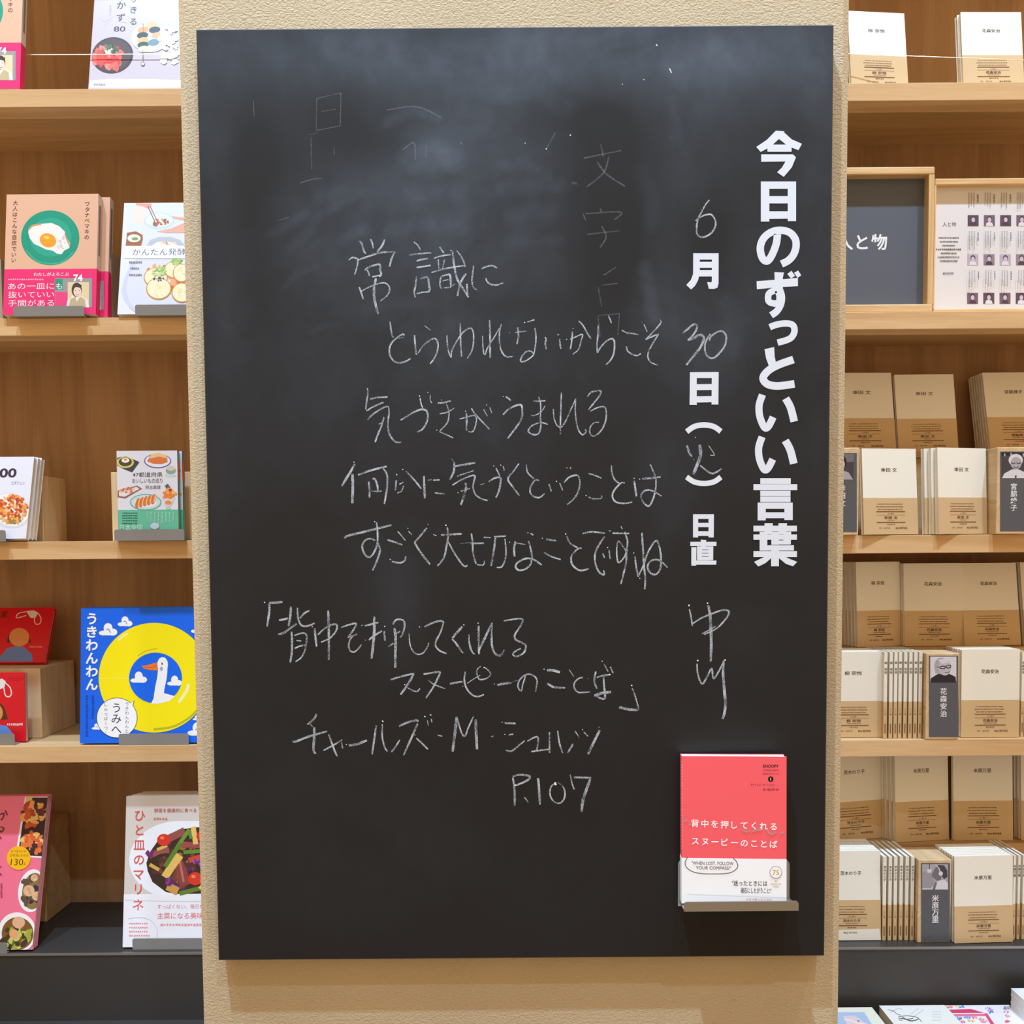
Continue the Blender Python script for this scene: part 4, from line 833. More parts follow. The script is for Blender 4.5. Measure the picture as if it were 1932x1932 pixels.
for cx, cy, k in ((1265, 965, .9), (1592, 995, .8)):
    for dx, dy, rx, ry in ((-40, 22, 44, 22), (0, -22, 40, 46), (42, 14, 42, 32), (0, 24, 80, 20)): a.ell(cx+dx*k, cy+dy*k, rx*k, ry*k, WH)
a.ell(1483, 838, 48, 66, WH); a.stroke("1486,830 1478,950 1456,1060 1448,1150", 86, WH); a.poly("1408,1090 1495,1100 1598,1128 1545,1172 1450,1196 1376,1196 1400,1150", WH); a.poly("1290,852 1340,846 1430,820 1442,892 1370,890 1310,876", (246, 124, 34)); a.stroke("1300,862 1370,868 1436,846", 5, (190, 80, 30)); a.ell(1478, 832, 6, 12, (60, 60, 80)); a.ell(1472, 878, 14, 20, (150, 176, 226))
a.ell(1067, 1325, 187, 184, (40, 44, 60)); a.poly("1180,1200 1228,1164 1212,1225", (40, 44, 60)); a.ell(1067, 1325, 182, 179, WH); a.poly("1172,1206 1220,1172 1206,1230", WH)
a.vtext(1062, 1185, 1478, 92, 'うみへ', (40, 40, 48), .004); a.vtext(1158, 1178, 1465, 36, 'うきわんわんと', (60, 60, 70)); a.vtext(966, 1182, 1482, 36, 'しゅっぱーつ!', (60, 60, 70))
a.vtext(838, 362, 1080, 108, 'うきわんわん', WH, .03); a.vticks(792, 1118, 1500, 22, (8, 74, 190), 14); a.vticks(846, 1118, 1340, 22, (8, 74, 190), 8)
a.build('cover_print', r)
behind(r, 2, .0125, .004, 'blue picture book copy behind the yellow swimming ring book, only its top edge showing', 'copies behind the blue picture book')
stand(z4, 1080, 1472, 1720, 1572, 'grey metal stand in front of the blue picture book', floor=Z4, Y=G(290, 1406, Z4).y)

# on the black base
r, W, H = book('cookbook', ((-129, 1796), z5(240, 1390), (-92, 1503)), .0062, mat((240, 112, 144), .3, 0, .5), 'pink cookbook with an orange spot and bowls of soup, leaning on the black base', floor=ZBASE+.0017, lean=17)
a = Art(r.matrix_world).at(z5)
a.poly("186,248 398,248 330,702 112,692", (240, 234, 234)); a.poly("196,254 392,254 326,690 132,680", (58, 34, 36)); a.blobs(255, 360, 100, 90, 44, 27, [(206, 84, 44), (236, 160, 90), (226, 190, 110), (90, 44, 40), (180, 60, 44)]); a.blobs(240, 580, 75, 80, 36, 24, [(216, 96, 50), (240, 190, 110), (226, 120, 60), (70, 36, 40)])
a.ell(238, 945, 102, 160, (240, 236, 236), 8); a.ell(250, 948, 84, 136, (140, 112, 66), 8); a.blobs(230, 960, 60, 110, 16, 26, [(52, 46, 54), (96, 76, 60)])
for x, y, k in ((215, 945, 42), (272, 985, 34), (255, 850, 26)): a.ell(x, y, k, k, (222, 178, 136)); a.blobs(x, y, k*.6, k*.6, 6, 8, [(236, 200, 160), (204, 156, 112)])
a.ell(128, 1255, 142, 150, (240, 236, 236)); a.ell(132, 1262, 118, 122, (124, 84, 34)); a.blobs(125, 1290, 95, 85, 30, 26, [(160, 168, 62), (196, 196, 100), (110, 120, 40), (70, 52, 34)]); a.ell(140, 1180, 47, 44, (224, 170, 134)); a.ell(105, 1265, 34, 34, (226, 160, 110))
a.ell(140, 702, 88, 88, (248, 186, 16)); a.text(140, 652, 22, 'おつまみにも', (90, 60, 10), width=112); a.text(144, 682, 22, 'お弁当にもなる', (90, 60, 10), width=132); a.text(128, 730, 62, '130', (90, 60, 10), 0, width=92); a.text(184, 745, 20, '品', (90, 60, 10))
for s in ("0,380 30,372 20,410 5,420", "40,350 55,385", "5,470 30,485 10,510 0,495", "0,545 12,560", "0,765 10,770", "0,815 12,830"): a.stroke(s, 8, (96, 40, 50))
a.vticks(12, 890, 1000, 16, (170, 70, 100), 7); a.build('cover_print', r)
behind(r, 2, .0066, .0, 'glossy copy standing behind the pink soup cookbook', 'copies behind the pink cookbook')
stand(z5, -430, 1335, 52, 1410, 'grey metal stand under the pink soup cookbook', floor=ZBASE, Y=G(5, 1799, ZBASE).y)
yb2 = r.matrix_world.translation.y
block('wooden_block', P(-30, 1700, yb2+.15).x, P(88, 1700, yb2+.15).x, yb2+.15, .11, ZBASE, ZBASE+.19, 'brown wooden block behind the pink soup cookbooks on the black base', W_SHELF)
RD = (226, 78, 66)
r, W, H = book('cookbook', (z5(910, 1374), (432, 1787.5), z5(945, 245)), .011, mat((214, 204, 196), .35), 'grey cookbook with a beef and tomato salad and red title, on the black base', floor=ZBASE+.0017, band=(.348, mat((240, 238, 243), .4)), lean=8)
a = Art(r.matrix_world).at(z5)
o = [(1330+372*math.cos(math.radians(t)), 720+292*math.sin(math.radians(t))) for t in range(90, 271, 5)]
a.poly(o + [(1720, 430), (1720, 1010)], (240, 241, 248)); a.poly("1085,740 1110,660 1180,560 1330,490 1500,470 1720,470 1720,975 1340,975 1230,955 1130,880 1095,800", (62, 42, 36))
a.blobs(1330, 760, 210, 180, 70, 30, [(84, 50, 42), (120, 64, 52), (58, 40, 34), (150, 110, 50), (96, 40, 90)])
for s, wd, c in (("1110,690 1180,655 1255,645", 40, (152, 84, 76)), ("1165,640 1240,610", 22, (222, 182, 92)), ("1310,720 1345,800 1372,905", 78, (142, 66, 58)), ("1330,712 1362,880", 16, (190, 110, 100)), ("1350,600 1500,612", 42, (158, 76, 70)), ("1250,560 1370,500", 55, (150, 80, 74)), ("1335,680 1270,770 1222,845", 58, (228, 188, 98)), ("1432,470 1452,600", 38, (232, 190, 100)), ("1225,765 1280,680 1335,590", 32, (92, 130, 48)), ("1335,590 1405,490", 28, (110, 146, 58)), ("1360,660 1490,650", 28, (98, 138, 54)), ("1330,965 1490,925", 32, (98, 128, 44)), ("1400,500 1420,560", 24, (100, 140, 60)), ("1400,720 1500,690", 38, (210, 70, 46)), ("1110,750 1180,790", 26, (212, 172, 80)), ("1240,910 1320,950", 60, (206, 152, 76)), ("1480,930 1500,910", 28, (236, 190, 90))): a.stroke(s, wd, c)
for x, y, k in ((1215, 568, 50), (1448, 855, 54), (1500, 540, 44)): a.ell(x, y, k, k*.9, (216, 56, 36)); a.ell(x-k*.25, y-k*.3, k*.3, k*.22, (240, 130, 100))
a.blobs(1255, 875, 40, 26, 12, 16, [(138, 60, 130), (100, 36, 96)]); a.blobs(1460, 740, 34, 24, 10, 16, [(160, 80, 160), (110, 40, 110)]); a.blobs(1115, 660, 22, 24, 8, 14, [(120, 40, 110)])
a.vtext(1040, 330, 985, 84, 'ひと皿のマリ', RD, .003, x1=1024); a.text(1300, 348, 30, '野菜を健康的に食べる', (190, 84, 74), .004, width=312); a.ticks(1140, 1245, 410, 15, (206, 120, 110), 5); a.build('cover_print', r)
a = Art(r.matrix_world, base=-.0004).at(z5); PK = (226, 128, 128)
a.text(1024, 1048, 88, 'ネ', RD, .003); a.text(1340, 1062, 34, 'すっぱくない、毎日食', PK, 0, width=345); a.text(1336, 1130, 46, '主菜になる美味', PK, .006, width=340); a.ticks(1190, 1500, 1197, 20, (232, 150, 150), 14)
for y in (1187, 1217, 1246, 1276): a.ticks(958, 1070+random.randint(0, 50), y, 13, (236, 150, 150), 9)
a.stroke("950,1150 1040,1140 1120,1165 1165,1230 1160,1290", 4, (222, 222, 230)); a.stroke("925,1010 1150,1018 1500,1022", 3, (220, 220, 228)); a.build('band_print', r)
behind(r, 3, .0115, .006, 'grey cookbook copy behind the beef salad cookbook, only its top edge showing', 'copies behind the beef salad cookbook')
stand(z5, 980, 1300, 1500, 1380, 'grey metal stand in front of the beef salad cookbook', floor=ZBASE, Y=G(316, 1791.5, ZBASE).y)
def wire(p, q, xa_, xb_, label):
    dv = (q-p)/(q.x-p.x); p, q = p + dv*(xa_-p.x), p + dv*(xb_-p.x)
    r = empty('guard_wire', Matrix.Translation(p)); tag(r, label, 'wire')
    bm = bmesh.new(); tube(bm, (0, 0, 0), q-p, .0006); obj('strand', bm, WIRE, r)
    for k, e in enumerate(((0, 0, 0), q-p)):
        bm = bmesh.new(); e = Vector(e); tube(bm, e+Vector((-.003, 0, 0)), e+Vector((.003, 0, 0)), .0022); obj('end_clip', bm, STEEL, r)
wire(P(38.5, 103.5, .8975), P(420, 102, .8975), -1.5765, -.0245, 'thin metal guard wire stretched in front of the pale lilac cookbook')
wire(P(1560, 100, .866), P(2040, 117.5, .866), .0245, 1.5765, 'thin metal guard wire stretched in front of the cream paperbacks on the top shelf')

# ================================================================== BOOKCASE ON THE OTHER SIDE: cream paperbacks
r1, r2, r3, r4, r5, r6, r7 = Z(1560, 0, 5.194), Z(1560, 300, 5.194), Z(1560, 660, 5.194), Z(1560, 1020, 5.194), Z(1560, 1200, 5.194), Z(1560, 1400, 5.194), Z(1540, 1560, 4.929)
BKH = .158
ZR3, ZR4, ZR5 = Z3+BKH, Z4+BKH, ZBASE+BKH-.004
for z0, z1_, y0, lb in ((Z3, ZR3, .945, 'wooden riser behind the front row on the third shelf'), (Z4, ZR4, .950, 'wooden riser behind the row with eight spines'), (ZBASE, ZR5, .957, 'wooden riser on the black base behind the front row of paperbacks')):
    r = empty('display_riser', Matrix.Translation((.30, y0, z0))); tag(r, lb, 'riser')
    bm = bmesh.new(); box(bm, (0, 0, BKH*.92 if False else (z1_-z0-.012)), (1.2, YK-y0-.001, z1_-z0)); obj('top_board', bm, W_SHELF, r)
    bm = bmesh.new(); box(bm, (0, .004, .0003), (1.2, .016, z1_-z0-.0122)); obj('front_board', bm, W_SHELF, r)
AU = dict(Y=('柳 宗悦', 'YANAGI MUNEYOSHI', 1), H=('花森安治', 'HANAMORI YASUJI', 2), K=('幸田 文', 'KODA AYA', 3), M=('宮脇綾子', 'MIYAWAKI AYAKO', 12), I=('茨木のり子', 'IBARAGI NORIKO', 9), Q=('米原万里', 'YONEHARA MARI', 10))
def S(k, q, label, **kw): return series(*AU[k], q, label, **kw)
def lift(zf, *q): return tuple(zf(*p) for p in q)
# top shelf
S('Y', lift(r1, (240, 808), (795, 803), (205, 105)), 'cream paperback with kraft band leaning on the top shelf beside the pillar', Y=.885, yaw=6, floor=Z1)
r, W, H = S('H', lift(r1, (1337, 800), (1932, 795), (1310, 118)), 'cream paperback on the top shelf, farther from the pillar, at the front of its pair', Y=.885, yaw=1, floor=Z1)
behind(r, 1, .0105, -.002, 'cream paperback standing just behind another on the top shelf', 'second copy on the top shelf')
# third shelf, back row
S('K', lift(r3, (85, 962), (680, 962), (40, 226)), 'shaded cream paperback in the back row, next to the pillar', Y=.985, yaw=2, floor=ZR3)
r, W, H = S('K', lift(r3, (703, 957), (1286, 952), (660, 244)), 'shaded cream paperback in the back row with a wide gap beside it', Y=.985, floor=ZR3)
behind(r, 1, .0105, .005, 'cream paperback mostly hidden behind the one beside the wide gap', 'hidden copy in the back row')
r, W, H = S('M', lift(r3, (1600, 946), (2190, 943), (1522, 224)), 'shaded cream paperback fronting the thick stack at the picture edge', Y=.985, floor=ZR3)
behind(r, 5, .0102, 0, 'cream paperback in the thick stack behind the one at the picture edge', 'copies in the stack of the back row', j=.0012)
# photo blocks
CARD = mat((92, 94, 100), .45, 0, .3)
def photo_block(zf, x0, x1, yt, yb, card, photo, name, ny, label, Y, floor, fig, depth=.08):
    a = P(*zf(x0, yb), Y); b = P(*zf(x1, yt), Y)
    r = empty('photo_block', Matrix.Translation((a.x, Y, floor))); tag(r, label, 'wooden block')
    bm = bmesh.new(); box(bm, (0, 0, .0003), (b.x-a.x, depth, b.z-floor), 0, .0016); obj('wood_block', bm, W_BLOCKY, r)
    t = Art(r.matrix_world, base=-.0004).at(zf); t.rect(*card, CARD); c = t.build('name_card', r)
    t = Art(r.matrix_world, base=-.0006).at(zf); t.rect(*photo, fig[0]); x, y = photo[0], photo[1]; w_, h_ = photo[2]-x, photo[3]-y
    for kind, col, d in fig[1]:
        d = [(x+u*w_, y+v*h_) for u, v in d]
        if kind == 'p': t.poly(d, col)
        elif kind == 'e': t.ell(d[0][0], d[0][1], d[1][0]-x, d[1][1]-y, col)
        else: t.stroke(d, kind*w_, col)
    t.build('portrait_photo', c)
    t = Art(r.matrix_world, base=-.0008).at(zf); t.vtext(ny[0], ny[1], ny[2], ny[3]*.93, name, (240, 240, 244), .016); t.build('name_lettering', c)
    return r
G1, G2, G3, G4, G5 = (222, 220, 228), (176, 172, 182), (120, 116, 124), (74, 70, 74), (44, 42, 46)
FIG_K = (G4, [('p', G3, [(0, 0), (1, 0), (1, .3), (0, .4)]), ('p', G2, [(.05, 1), (.15, .72), (.5, .62), (.8, .72), (.98, 1)]), ('e', G5, [(.46, .33), (.27, .31)]), ('e', G1, [(.45, .41), (.2, .25)]), ('p', G1, [(.32, .6), (.55, .6), (.5, .85), (.42, .85)]), (.02, G4, [(.34, .42), (.42, .42)]), (.02, G4, [(.48, .42), (.56, .42)]), (.02, G3, [(.38, .54), (.46, .56), (.53, .53)])])
FIG_M = (G4, [('p', G5, [(0, 0), (1, 0), (1, .15), (0, .12)]), ('e', G2, [(.12, .1), (.03, .06)]), ('e', G2, [(.35, .08), (.03, .07)]), ('e', G2, [(.8, .1), (.03, .07)]), ('p', G1, [(.02, 1), (.1, .82), (.38, .66), (.62, .66), (.92, .8), (1, 1)]), ('e', G1, [(.52, .3), (.26, .24)]), ('e', G2, [(.53, .42), (.2, .24)]), (.03, G5, [(.36, .4), (.44, .44), (.5, .4)]), (.03, G5, [(.55, .4), (.63, .44), (.7, .39)]), (.03, G4, [(.44, .56), (.54, .6), (.62, .55)]), ('p', G4, [(.48, .9), (.56, .9), (.54, 1), (.5, 1)])])
FIG_H = (G1, [('p', G5, [(0, 1), (.02, .84), (.3, .66), (.72, .66), (.97, .78), (1, 1)]), ('e', G2, [(.42, .36), (.27, .32)]), ('p', G2, [(.16, .4), (.3, .3), (.36, .62), (.2, .66)]), ('e', (196, 192, 200), [(.56, .42), (.24, .31)]), ('p', G1, [(.3, .12), (.6, .06), (.72, .22), (.45, .28)]), (.035, G5, [(.36, .42), (.42, .46), (.54, .46), (.57, .38), (.44, .37), (.36, .42)]), (.035, G5, [(.61, .38), (.66, .44), (.76, .42), (.78, .34), (.66, .34), (.61, .38)]), (.025, G5, [(.25, .4), (.38, .4)]), (.025, G4, [(.56, .6), (.66, .62), (.74, .57)])])
FIG_Q = (G2, [('p', (160, 156, 166), [(0, .3), (.45, .3), (.45, 1), (0, 1)]), ('p', G1, [(.3, 1), (.55, .7), (.85, .6), (1, .75), (1, 1)]), ('p', G4, [(.5, .2), (.62, .03), (.85, .05), (.97, .25), (.98, .5), (.85, .6), (.72, .4)]), ('p', G3, [(.42, .3), (.52, .12), (.68, .12), (.78, .4), (.72, .62), (.55, .66), (.48, .56), (.36, .48)]), (.03, G1, [(.52, .03), (.64, .16), (.7, .34)]), ('e', G1, [(.72, .37), (.08, .09)]), ('p', G1, [(.2, .2), (.36, .2), (.36, .34), (.2, .34)]), (.03, G4, [(.28, 0), (.28, .2)]), ('p', G3, [(.38, 1), (.5, .7), (.58, .72), (.5, 1)]), ('p', G1, [(0, .95), (.4, .96), (.4, 1), (0, 1)])])
photo_block(r3, -38, 318, 958, 1806, (-2, 1012, 294, 1785), (10, 1020, 262, 1272), '幸田文', (150, 1318, 1540, 66), 'pale wooden block with a grey portrait card, half hidden by the pillar', .846, Z3, FIG_K)
photo_block(r3, 1655, 2015, 952, 1812, (1697, 997, 1990, 1778), (1710, 1005, 1978, 1258), '宮脇綾子', (1830, 1305, 1582, 66), 'pale wooden block with a portrait of a white-haired person, on the third shelf', .846, Z3, FIG_M)
# third shelf, front row
r, W, H = S('K', lift(r3, (365, 1812), (895, 1814), (340, 965)), 'bright cream paperback beside the half hidden portrait block', Y=.860, yaw=10, floor=Z3+.0004)
behind(r, 2, .0105, .006, 'cream paperback behind the one beside the half hidden portrait block', 'copies next to the half hidden block')
r, W, H = S('K', lift(r3, (1097, 1814), (1572, 1814), (1053, 957)), 'bright cream paperback between the front pair and the white-haired portrait block', Y=.862, yaw=14, lean=3, floor=Z3+.0004)
behind(r, 2, .0105, -.006, 'cream paperback behind the one next to the white-haired portrait block', 'copies next to the white-haired portrait block')
# fourth shelf, back row
r, W, H = S('Y', lift(r4, (300, 1027), (728, 1023), (255, 212)), 'narrow shaded cream paperback in front of its stack, above the eight spines', Y=.985, floor=ZR4, yaw=16, lean=3)
behind(r, 4, .0105, -.001, 'cream paperback in the stack behind the narrow shaded one', 'stack above the eight spines', j=.001)
r, W, H = S('H', lift(r4, (765, 1024), (1343, 1021), (752, 224)), 'shaded cream paperback in the back row, directly above the dark-sweater portrait block', Y=.985, floor=ZR4)
behind(r, 2, .0102, -.003, 'cream paperback behind the one above the dark-sweater portrait block', 'copies above the dark-sweater block')
S('H', lift(r4, (1352, 1021), (1902, 1014), (1305, 221)), 'shaded cream paperback in the back row, touching the twin on its spineless side', Y=.980, floor=ZR4, yaw=1)
r, W, H = S('H', lift(r4, (1945, 1014), (2500, 1010), (1892, 214)), 'shaded cream paperback cut by the picture edge in the fourth shelf back row', Y=.980, floor=ZR4, printed=False)
behind(r, 3, .0102, 0, 'cream paperback behind the one cut by the picture edge', 'copies at the edge of the fourth shelf back row')
# fourth shelf, front row
def fit_front(k, q, label, n, glabel, group, **kw):
    r, W, H = S(k, q, label, **kw); behind(r, n, .0098, 0, glabel, group, j=.0008); return r
fit_front('Y', (r4(-20, 1930), r4(542, 1930), r4(-40, 1092)), 'bright cream paperback between the pillar and the eight spines', 6, 'cream paperback behind the one beside the pillar, only its white top showing', 'copies between pillar and eight spines', floor=Z4+.0004, lean=1)
fit_front('H', (r4(1314, 1932), r4(1882, 1928), r4(1303, 1068)), 'bright cream paperback beside the portrait block of the person in glasses and dark sweater', 6, 'cream paperback behind the one beside the dark-sweater portrait block', 'copies beside the dark-sweater block', floor=Z4+.0004, lean=1)
def spine_book(k, zf, x0, x1, yt, yb, floor, label, group, Y=None):
    a = P(*zf(x0, yb), Y); b = P(*zf(x1, yt), Y); W, H, dp = b.x-a.x, b.z-floor, .104
    r = empty('paperback', Matrix.Translation((a.x, Y, floor+.0004))); tag(r, label, 'book', group); e = .0005
    bm = bmesh.new(); box(bm, (0, 0, 0), (W, e, H)); box(bm, (0, e, 0), (e, dp, H)); box(bm, (W-e, e, 0), (W, dp, H)); obj('cover', bm, CREAM, r)
    bm = bmesh.new(); box(bm, (e, e, .0006), (W-e, dp-.0006, H-.0007)); obj('page_block', bm, PAGES, r)
    g = .0002; hb_ = H*.425; bm = bmesh.new(); box(bm, (-g, -g, .0004), (W+g, -.00004, hb_)); box(bm, (-g, 0, .0004), (-.00004, dp*.97, hb_)); box(bm, (W+.00004, 0, .0004), (W+g, dp*.97, hb_)); obj('paper_band', bm, KRAFT, r)
    nm = AU[k][0]; t = Loc(r.matrix_world).dims(W, H)
    sz = .030; n = len(nm)
    for i, ch in enumerate(nm):
        if ch != ' ': t.text(.5, .125+i*.037, sz, ch, INK, .014, width=None)
    t.build('title', r)
    t = Loc(r.matrix_world, base=-.0004).dims(W, H)
    for i, ch in enumerate('人と物'): t.text(.5, .66+i*.03, .02, ch, PRINT)
    t.rect(.32, .83, .68, .94, (92, 70, 54)); 
    for i in range(9): t.rect(.3, .84+i*.011, .7, .8425+i*.011, (212, 182, 138))
    t.build('band_print', r); return r
def spine_row(k, zf, xs, yt, yb, floor, Y, label, group, wd):
    o = spine_book(k, zf, xs[0], xs[0]+wd, yt, yb, floor, label, group, Y)
    base = P(*zf(xs[0], yb), Y).x
    for x in xs[1:]:
        c = copy_tree(o); c.location.x = P(*zf(x, yb), Y).x; c.location.y = Y + random.uniform(-.0008, .0015)
YF4 = G(1700, 1393.5, Z4).y
spine_row('Y', r4, (553, 604, 651, 699, 748, 797, 845, 892), 1094, 1938, Z4, YF4, 'cream paperback with kraft band in the row of eight showing their spines', 'row of eight spines', 43)
photo_block(r4, 962, 1302, 1103, 1944, (1000, 1128, 1287, 1925), (1012, 1137, 1268, 1390), '花森安治', (1142, 1440, 1732, 68), 'pale wooden block with a portrait of a person in glasses and dark sweater', G(1775, 1395.3, Z4).y, Z4, FIG_H)
spine_row('H', r4, (1898, 1946), 1094, 1938, Z4, YF4+.004, 'cream paperback showing its spine at the picture edge of the fourth shelf', 'spines at the edge of the fourth shelf', 44)
# black base, back row
S('I', lift(r6, (-5, 915), (570, 862), (-40, 90)), 'shaded cream paperback turned slightly, beside the pillar above the lowest row', Y=.985, yaw=14, lean=3, floor=ZR5)
r, W, H = S('Q', lift(r6, (675, 886), (1195, 850), (632, 62)), 'shaded cream paperback at the front of the stack above the six spines', Y=.975, yaw=9, lean=3, floor=ZR5)
behind(r, 3, .0105, -.0035, 'cream paperback in the stack above the six spines', 'stack above the six spines', j=.001)
S('Q', lift(r6, (1242, 862), (1822, 856), (1216, 52)), 'shaded cream paperback standing above the block with the headphones portrait', Y=.975, lean=3, floor=ZR5)
r, W, H = S('Q', lift(r6, (1905, 862), (2480, 856), (1878, 52)), 'shaded cream paperback cut by the picture edge above the lowest row', Y=.975, lean=3, floor=ZR5, printed=False)
behind(r, 3, .0102, -.002, 'cream paperback behind the one cut by the edge above the lowest row', 'copies at the edge above the lowest row')
# black base, front row
YF5 = G(1700, 1774.5, ZBASE).y
r = fit_front('I', (r7(62, 1058), r7(600, 1058), r7(18, 226)), 'bright cream paperback with its kraft band pushed up, beside the pillar on the black base', 7, 'cream paperback in the stack behind the one with the raised band', 'stack behind the raised band', floor=ZBASE+.0004, lean=3, band=.45)
t = Art(r.matrix_world, base=-.0009).at(r7); t.poly("40,960 300,955 585,945 603,1056 45,1056", (243, 239, 226)); t.text(316, 982, 24, 'MUJI BOOKS', (110, 100, 92), .02, width=125); t.build('cover_foot', r)
spine_row('I', r7, (614, 665, 716, 770, 822, 872), 280, 1060, ZBASE, YF5, 'cream paperback with kraft band in the row of six showing their spines', 'row of six spines', 41)
photo_block(r7, 938, 1260, 304, 1082, (974, 336, 1242, 1070), (984, 346, 1224, 582), '米原万里', (1106, 630, 892, 66), 'pale wooden block with a portrait of a person wearing headphones', G(1763, 1779, ZBASE).y, ZBASE, FIG_Q)
fit_front('Q', (r7(1284, 1088), r7(1826, 1072), r7(1262, 276)), 'bright cream paperback on the black base beside the headphones portrait block', 7, 'cream paperback in the stack beside the headphones portrait block', 'stack beside the headphones block', floor=ZBASE+.0004, lean=2, yaw=3)
spine_row('Q', r7, (1822, 1866, 1912), 270, 1058, ZBASE, YF5, 'cream paperback showing its spine at the picture edge on the black base', 'spines at the edge of the black base', 38)

# ------------------------------------------------------------------ framed sign and poster on the second shelf
def framed(name, zf, xo, yo, xi, yi, Y, dp, label, cat, panel, fm, floor):
    """xo, yo: outer left/right and top/bottom; xi, yi: the opening"""
    a = P(*zf(xo[0], yo[1]), Y); r = empty(name, Matrix.Translation((a.x, Y, floor))); tag(r, label, cat)
    f = lambda x, y: (lambda q: (q.x-a.x, q.z-floor))(P(*zf(x, y), Y))
    X0, ZT_ = f(xo[0], yo[0]); X1, _ = f(xo[1], yo[0]); I0, IT = f(xi[0], yi[0]); I1, IB = f(xi[1], yi[1])
    for za, zb_ in ((IT, ZT_), (.0003, IB)): bm = bmesh.new(); box(bm, (X0, 0, za), (X1, dp, zb_), 0, .002); obj('rail', bm, fm, r)
    for xa_, xb_ in ((X0, I0), (I1, X1)): bm = bmesh.new(); box(bm, (xa_, .0004, IB), (xb_, dp-.0004, IT)); obj('stile', bm, W_FRAMEZ, r)
    bm = bmesh.new(); box(bm, (I0, dp*.62, IB), (I1, dp-.001, IT)); p = obj('panel', bm, panel, r)
    return r, dp*.62
W_FRAMEZ = wood('frame_wood_upright', (208, 166, 110), (234, 200, 152), 'Z', 2.2)
r, dp = framed('framed_sign', r2, (-345, 1060), (83, 1496), (-260, 985), (160, 1420), .866, .034, 'dark grey sign with three large white characters in a wooden frame', 'sign', mat((96, 101, 112), .5), W_FRAME, Z2)
m2 = r.matrix_world @ Matrix.Translation((0, dp, 0))
t = Art(m2, base=-.0003).at(r2)
for ch, x in (('人', 178), ('と', 345), ('物', 512)): t.text(x, 815, 152, ch, (244, 245, 250), .022)
o = t.build('sign_lettering', r); o.location = (0, dp, 0)
r, dp = framed('framed_poster', r2, (1062, 2700), (190, 1494), (1075, 2640), (256, 1456), .902, .022, 'white poster with rows of small portraits in a thin wooden frame', 'poster', mat((226, 223, 224), .5), W_FRAME, Z2)
m2 = r.matrix_world @ Matrix.Translation((0, dp, 0))
t = Art(m2, base=-.0003).at(r2); TK = (96, 88, 92)
t.text(1200, 640, 42, '人と物', TK, .0, width=134)
for i, (a_, b2) in enumerate(((1095, 1298), (1108, 1288), (1132, 1258), (1070, 1318), (1118, 1272), (1086, 1302), (1108, 1282))): t.ticks(a_, b2, 773+i*37.7, 16, TK, 13)
t.text(1190, 1120, 20, 'MUJI BOOKS', TK, .03, width=106)
for j, (y0, yy, ye) in enumerate(((550, 332, 505), (933, 712, 900), (1312, 1096, 1275))):
    for i in range(8):
        x = 1380 - j*3 + i*159
        for q, dx in enumerate((12, 36, 60)): t.vticks(x+dx, yy, ye-random.randint(0, 60), 11, (150, 140, 146), 14)
        t.vticks(x+98, yy+15, yy+100, 15, TK, 6)
t.build('poster_text', r).location = (0, dp, 0)
PA = [(96, 76, 92), (150, 130, 146), (120, 98, 114), (190, 176, 192)]
for j, y0 in enumerate((550, 933, 1312)):
    for i in range(8):
        x = 1380 - j*3 + i*159; t = Art(m2, base=-.0004).at(r2); bgc = PA[(i*2+j*3) % 4]; t.rect(x, y0, x+107, y0+107, bgc)
        dk = (70, 56, 66) if bgc[0] > 110 else (206, 194, 206)
        t.poly([(x+18, y0+107), (x+24, y0+78), (x+50, y0+66), (x+80, y0+76), (x+92, y0+107)], (226, 220, 230) if (i+j) % 2 else (84, 66, 78)); t.ell(x+54, y0+38, 24, 28, (76, 58, 70)); t.ell(x+54, y0+46, 18, 23, (206, 190, 202))
        t.build('portrait_photo', r).location = (0, dp, 0)

# ------------------------------------------------------------------ books lying flat on the low black plinth
ZP = -.90
def flat(name, zf, fl, fr, zt, depth, m, label, cat='book', t=.012):
    a = G(*zf(*fl), zt); b = G(*zf(*fr), zt); y1 = (a.y+b.y)/2; W = b.x-a.x
    mw = Matrix(((1, 0, 0, a.x), (0, 0, 1, y1-depth), (0, -1, 0, zt), (0, 0, 0, 1)))
    r = empty(name, Matrix.Translation((a.x, y1-depth, zt-t))); tag(r, label, cat)
    bm = bmesh.new(); box(bm, (0, 0, 0), (W, depth, .0006)); box(bm, (0, 0, t-.0006), (W, depth, t)); box(bm, (W-.0006, 0, .0006), (W, depth, t-.0006)); obj('cover', bm, m, r)
    bm = bmesh.new(); box(bm, (.0006, .0008, .0006), (W-.0006, depth-.0008, t-.0006)); obj('page_block', bm, PAGES, r)
    art = Art(mw, base=-.0001); art.clip = (W, depth); art.lm = r.matrix_world.inverted() @ mw
    return r, W, art
def pile(r, W, depth, zt, t, label, group):
    z = zt - t
    while z - t > ZP - .001:
        z -= t + .0003; c = copy_tree(r); c.location.z = z; c.location.x += random.uniform(-.001, .001); c['label'] = label; c['group'] = group
        for ch in list(c.children):
            if ch.name.startswith('cover_print'): D.objects.remove(ch)
    return z
def lay(zt): return ZP + .0003 + round((zt-ZP)/.0123)*.0123
zA = lay(P(1625, 1900.8, .812).z)
r, W, t = flat('photo_book', r7, (-120, 1680), (520, 1680), zA, .18, mat((236, 233, 214), .45), 'cream book with a pale blue photograph lying flat, topmost beside the pillar')
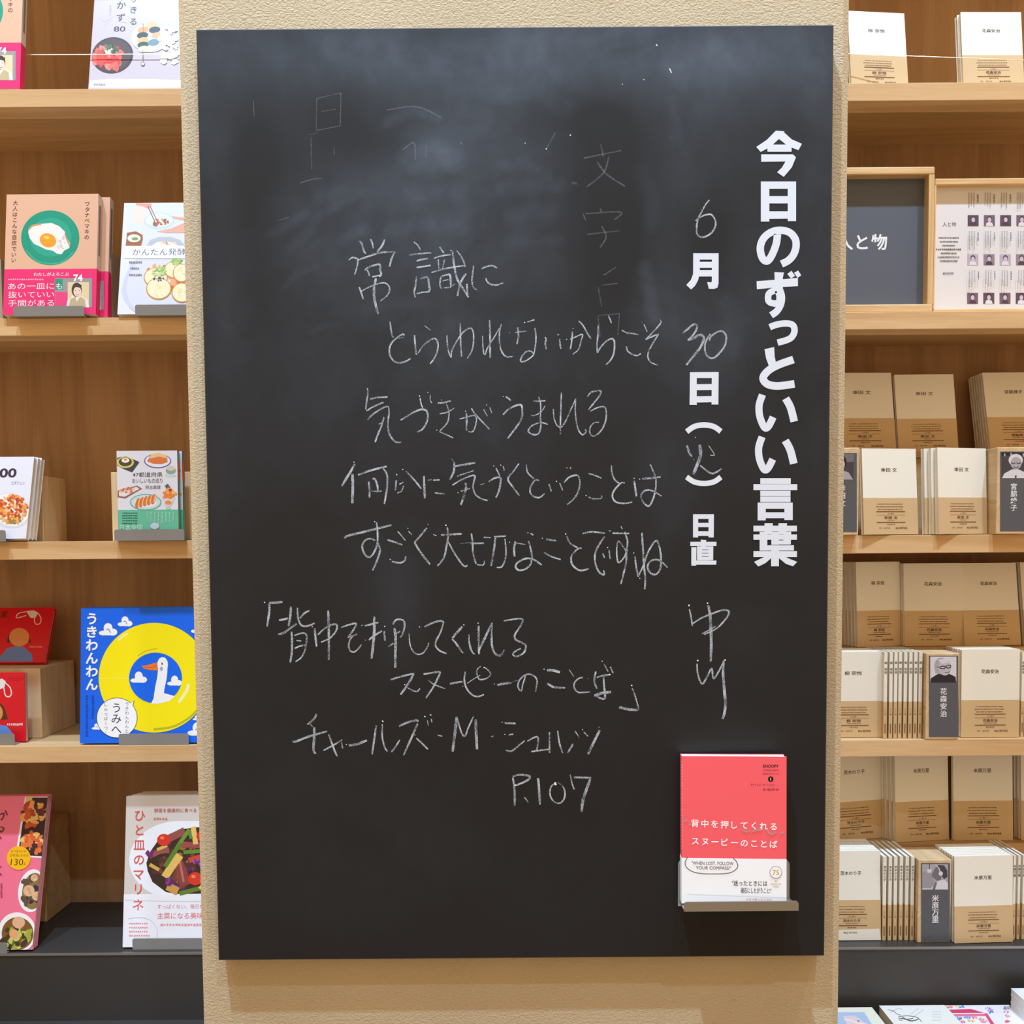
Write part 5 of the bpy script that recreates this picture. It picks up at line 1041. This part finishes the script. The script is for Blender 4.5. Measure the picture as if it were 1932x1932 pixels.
t.at(r7).poly("160,1726 446,1724 520,1840 620,1990 200,1990", (176, 194, 222)); t.poly("250,1760 360,1755 420,1800 480,1850 300,1860", (226, 206, 206)); t.ell(392, 1806, 10, 6, (70, 60, 70)); t.stroke("260,1790 320,1800 400,1830 470,1835", 14, (240, 226, 222)); build_side(t, 'cover_print', r)
pile(r, W, .18, zA, .012, 'cream book lying under the one with the pale blue photograph', 'pile under the photograph book')
zB = lay(P(1720, 1896.8, .812).z)
r, W, t = flat('drawing_book', r7, (583, 1662), (1192, 1657), zB, .18, mat((238, 237, 230), .5), 'white book with a pencil drawing of an animal lying flat on the low ledge'); IK = (96, 94, 98)
t.at(r7)
for s, wd in (("665,1700 720,1715 750,1740 790,1752", 5), ("768,1765 850,1758 930,1770 960,1790 980,1815", 6), ("768,1765 775,1795 800,1800", 6), ("800,1770 860,1800 920,1800 950,1785", 9), ("780,1780 840,1790 900,1782", 8), ("860,1805 900,1808", 7), ("690,1730 760,1690 800,1700", 2), ("950,1690 880,1740", 2), ("1000,1700 900,1770", 2)): t.stroke(s, wd, IK)
for y in (1720, 1745, 1770, 1800): t.ticks(1080, 1165, y, 5, (180, 178, 180), 7)
build_side(t, 'cover_print', r)
pile(r, W, .18, zB, .012, 'white book lying under the one with the animal drawing', 'pile under the drawing book')
r, W, t = flat('pattern_book', r7, (1198, 1662), (1792, 1655), zB, .18, mat((244, 240, 242), .45), 'white book with pink striped bands and small coloured motifs lying flat')
t.at(r7)
t.poly("1222,1700 1440,1694 1560,1730 1255,1732", (222, 70, 110)); t.poly("1262,1742 1580,1738 1592,1760 1275,1764", (232, 120, 150)); t.poly("1560,1735 1590,1735 1700,1900 1660,1900", (226, 84, 120))
for x, y, c in ((1250, 1680, (220, 90, 110)), (1300, 1678, (240, 190, 90)), (1350, 1672, (90, 130, 200)), (1600, 1690, (150, 110, 180)), (1615, 1706, (170, 120, 190)), (1635, 1725, (80, 110, 190)), (1770, 1722, (226, 96, 120)), (1785, 1760, (236, 150, 160)), (1780, 1810, (226, 60, 80)), (1330, 1785, (80, 120, 190)), (1410, 1775, (110, 150, 200)), (1480, 1770, (226, 110, 140)), (1540, 1790, (236, 150, 120)), (1360, 1815, (226, 100, 130)), (1440, 1808, (240, 180, 110)), (1550, 1812, (226, 110, 140)), (1770, 1690, (140, 130, 140))): t.blobs(x, y, 26, 8, 7, 8, [c, tuple(min(255, v+40) for v in c)], 2.2)
build_side(t, 'cover_print', r)
pile(r, W, .18, zB, .012, 'white book lying under the one with pink striped bands', 'pile under the pattern book')
zD = lay(P(1930, 1864.5, .812).z)
r, W, t = flat('boxed_book', r7, (1810, 1502), (2500, 1495), zD, .18, mat((226, 230, 240), .4), 'pale blue white book topping the tall pile at the corner of the low ledge')
t.at(r7).poly("1900,1560 2300,1555 2400,1800 2000,1800", (214, 218, 234)); build_side(t, 'cover_print', r)
pile(r, W, .18, zD, .012, 'pale book in the tall pile at the corner of the low ledge', 'tall pile on the low ledge')
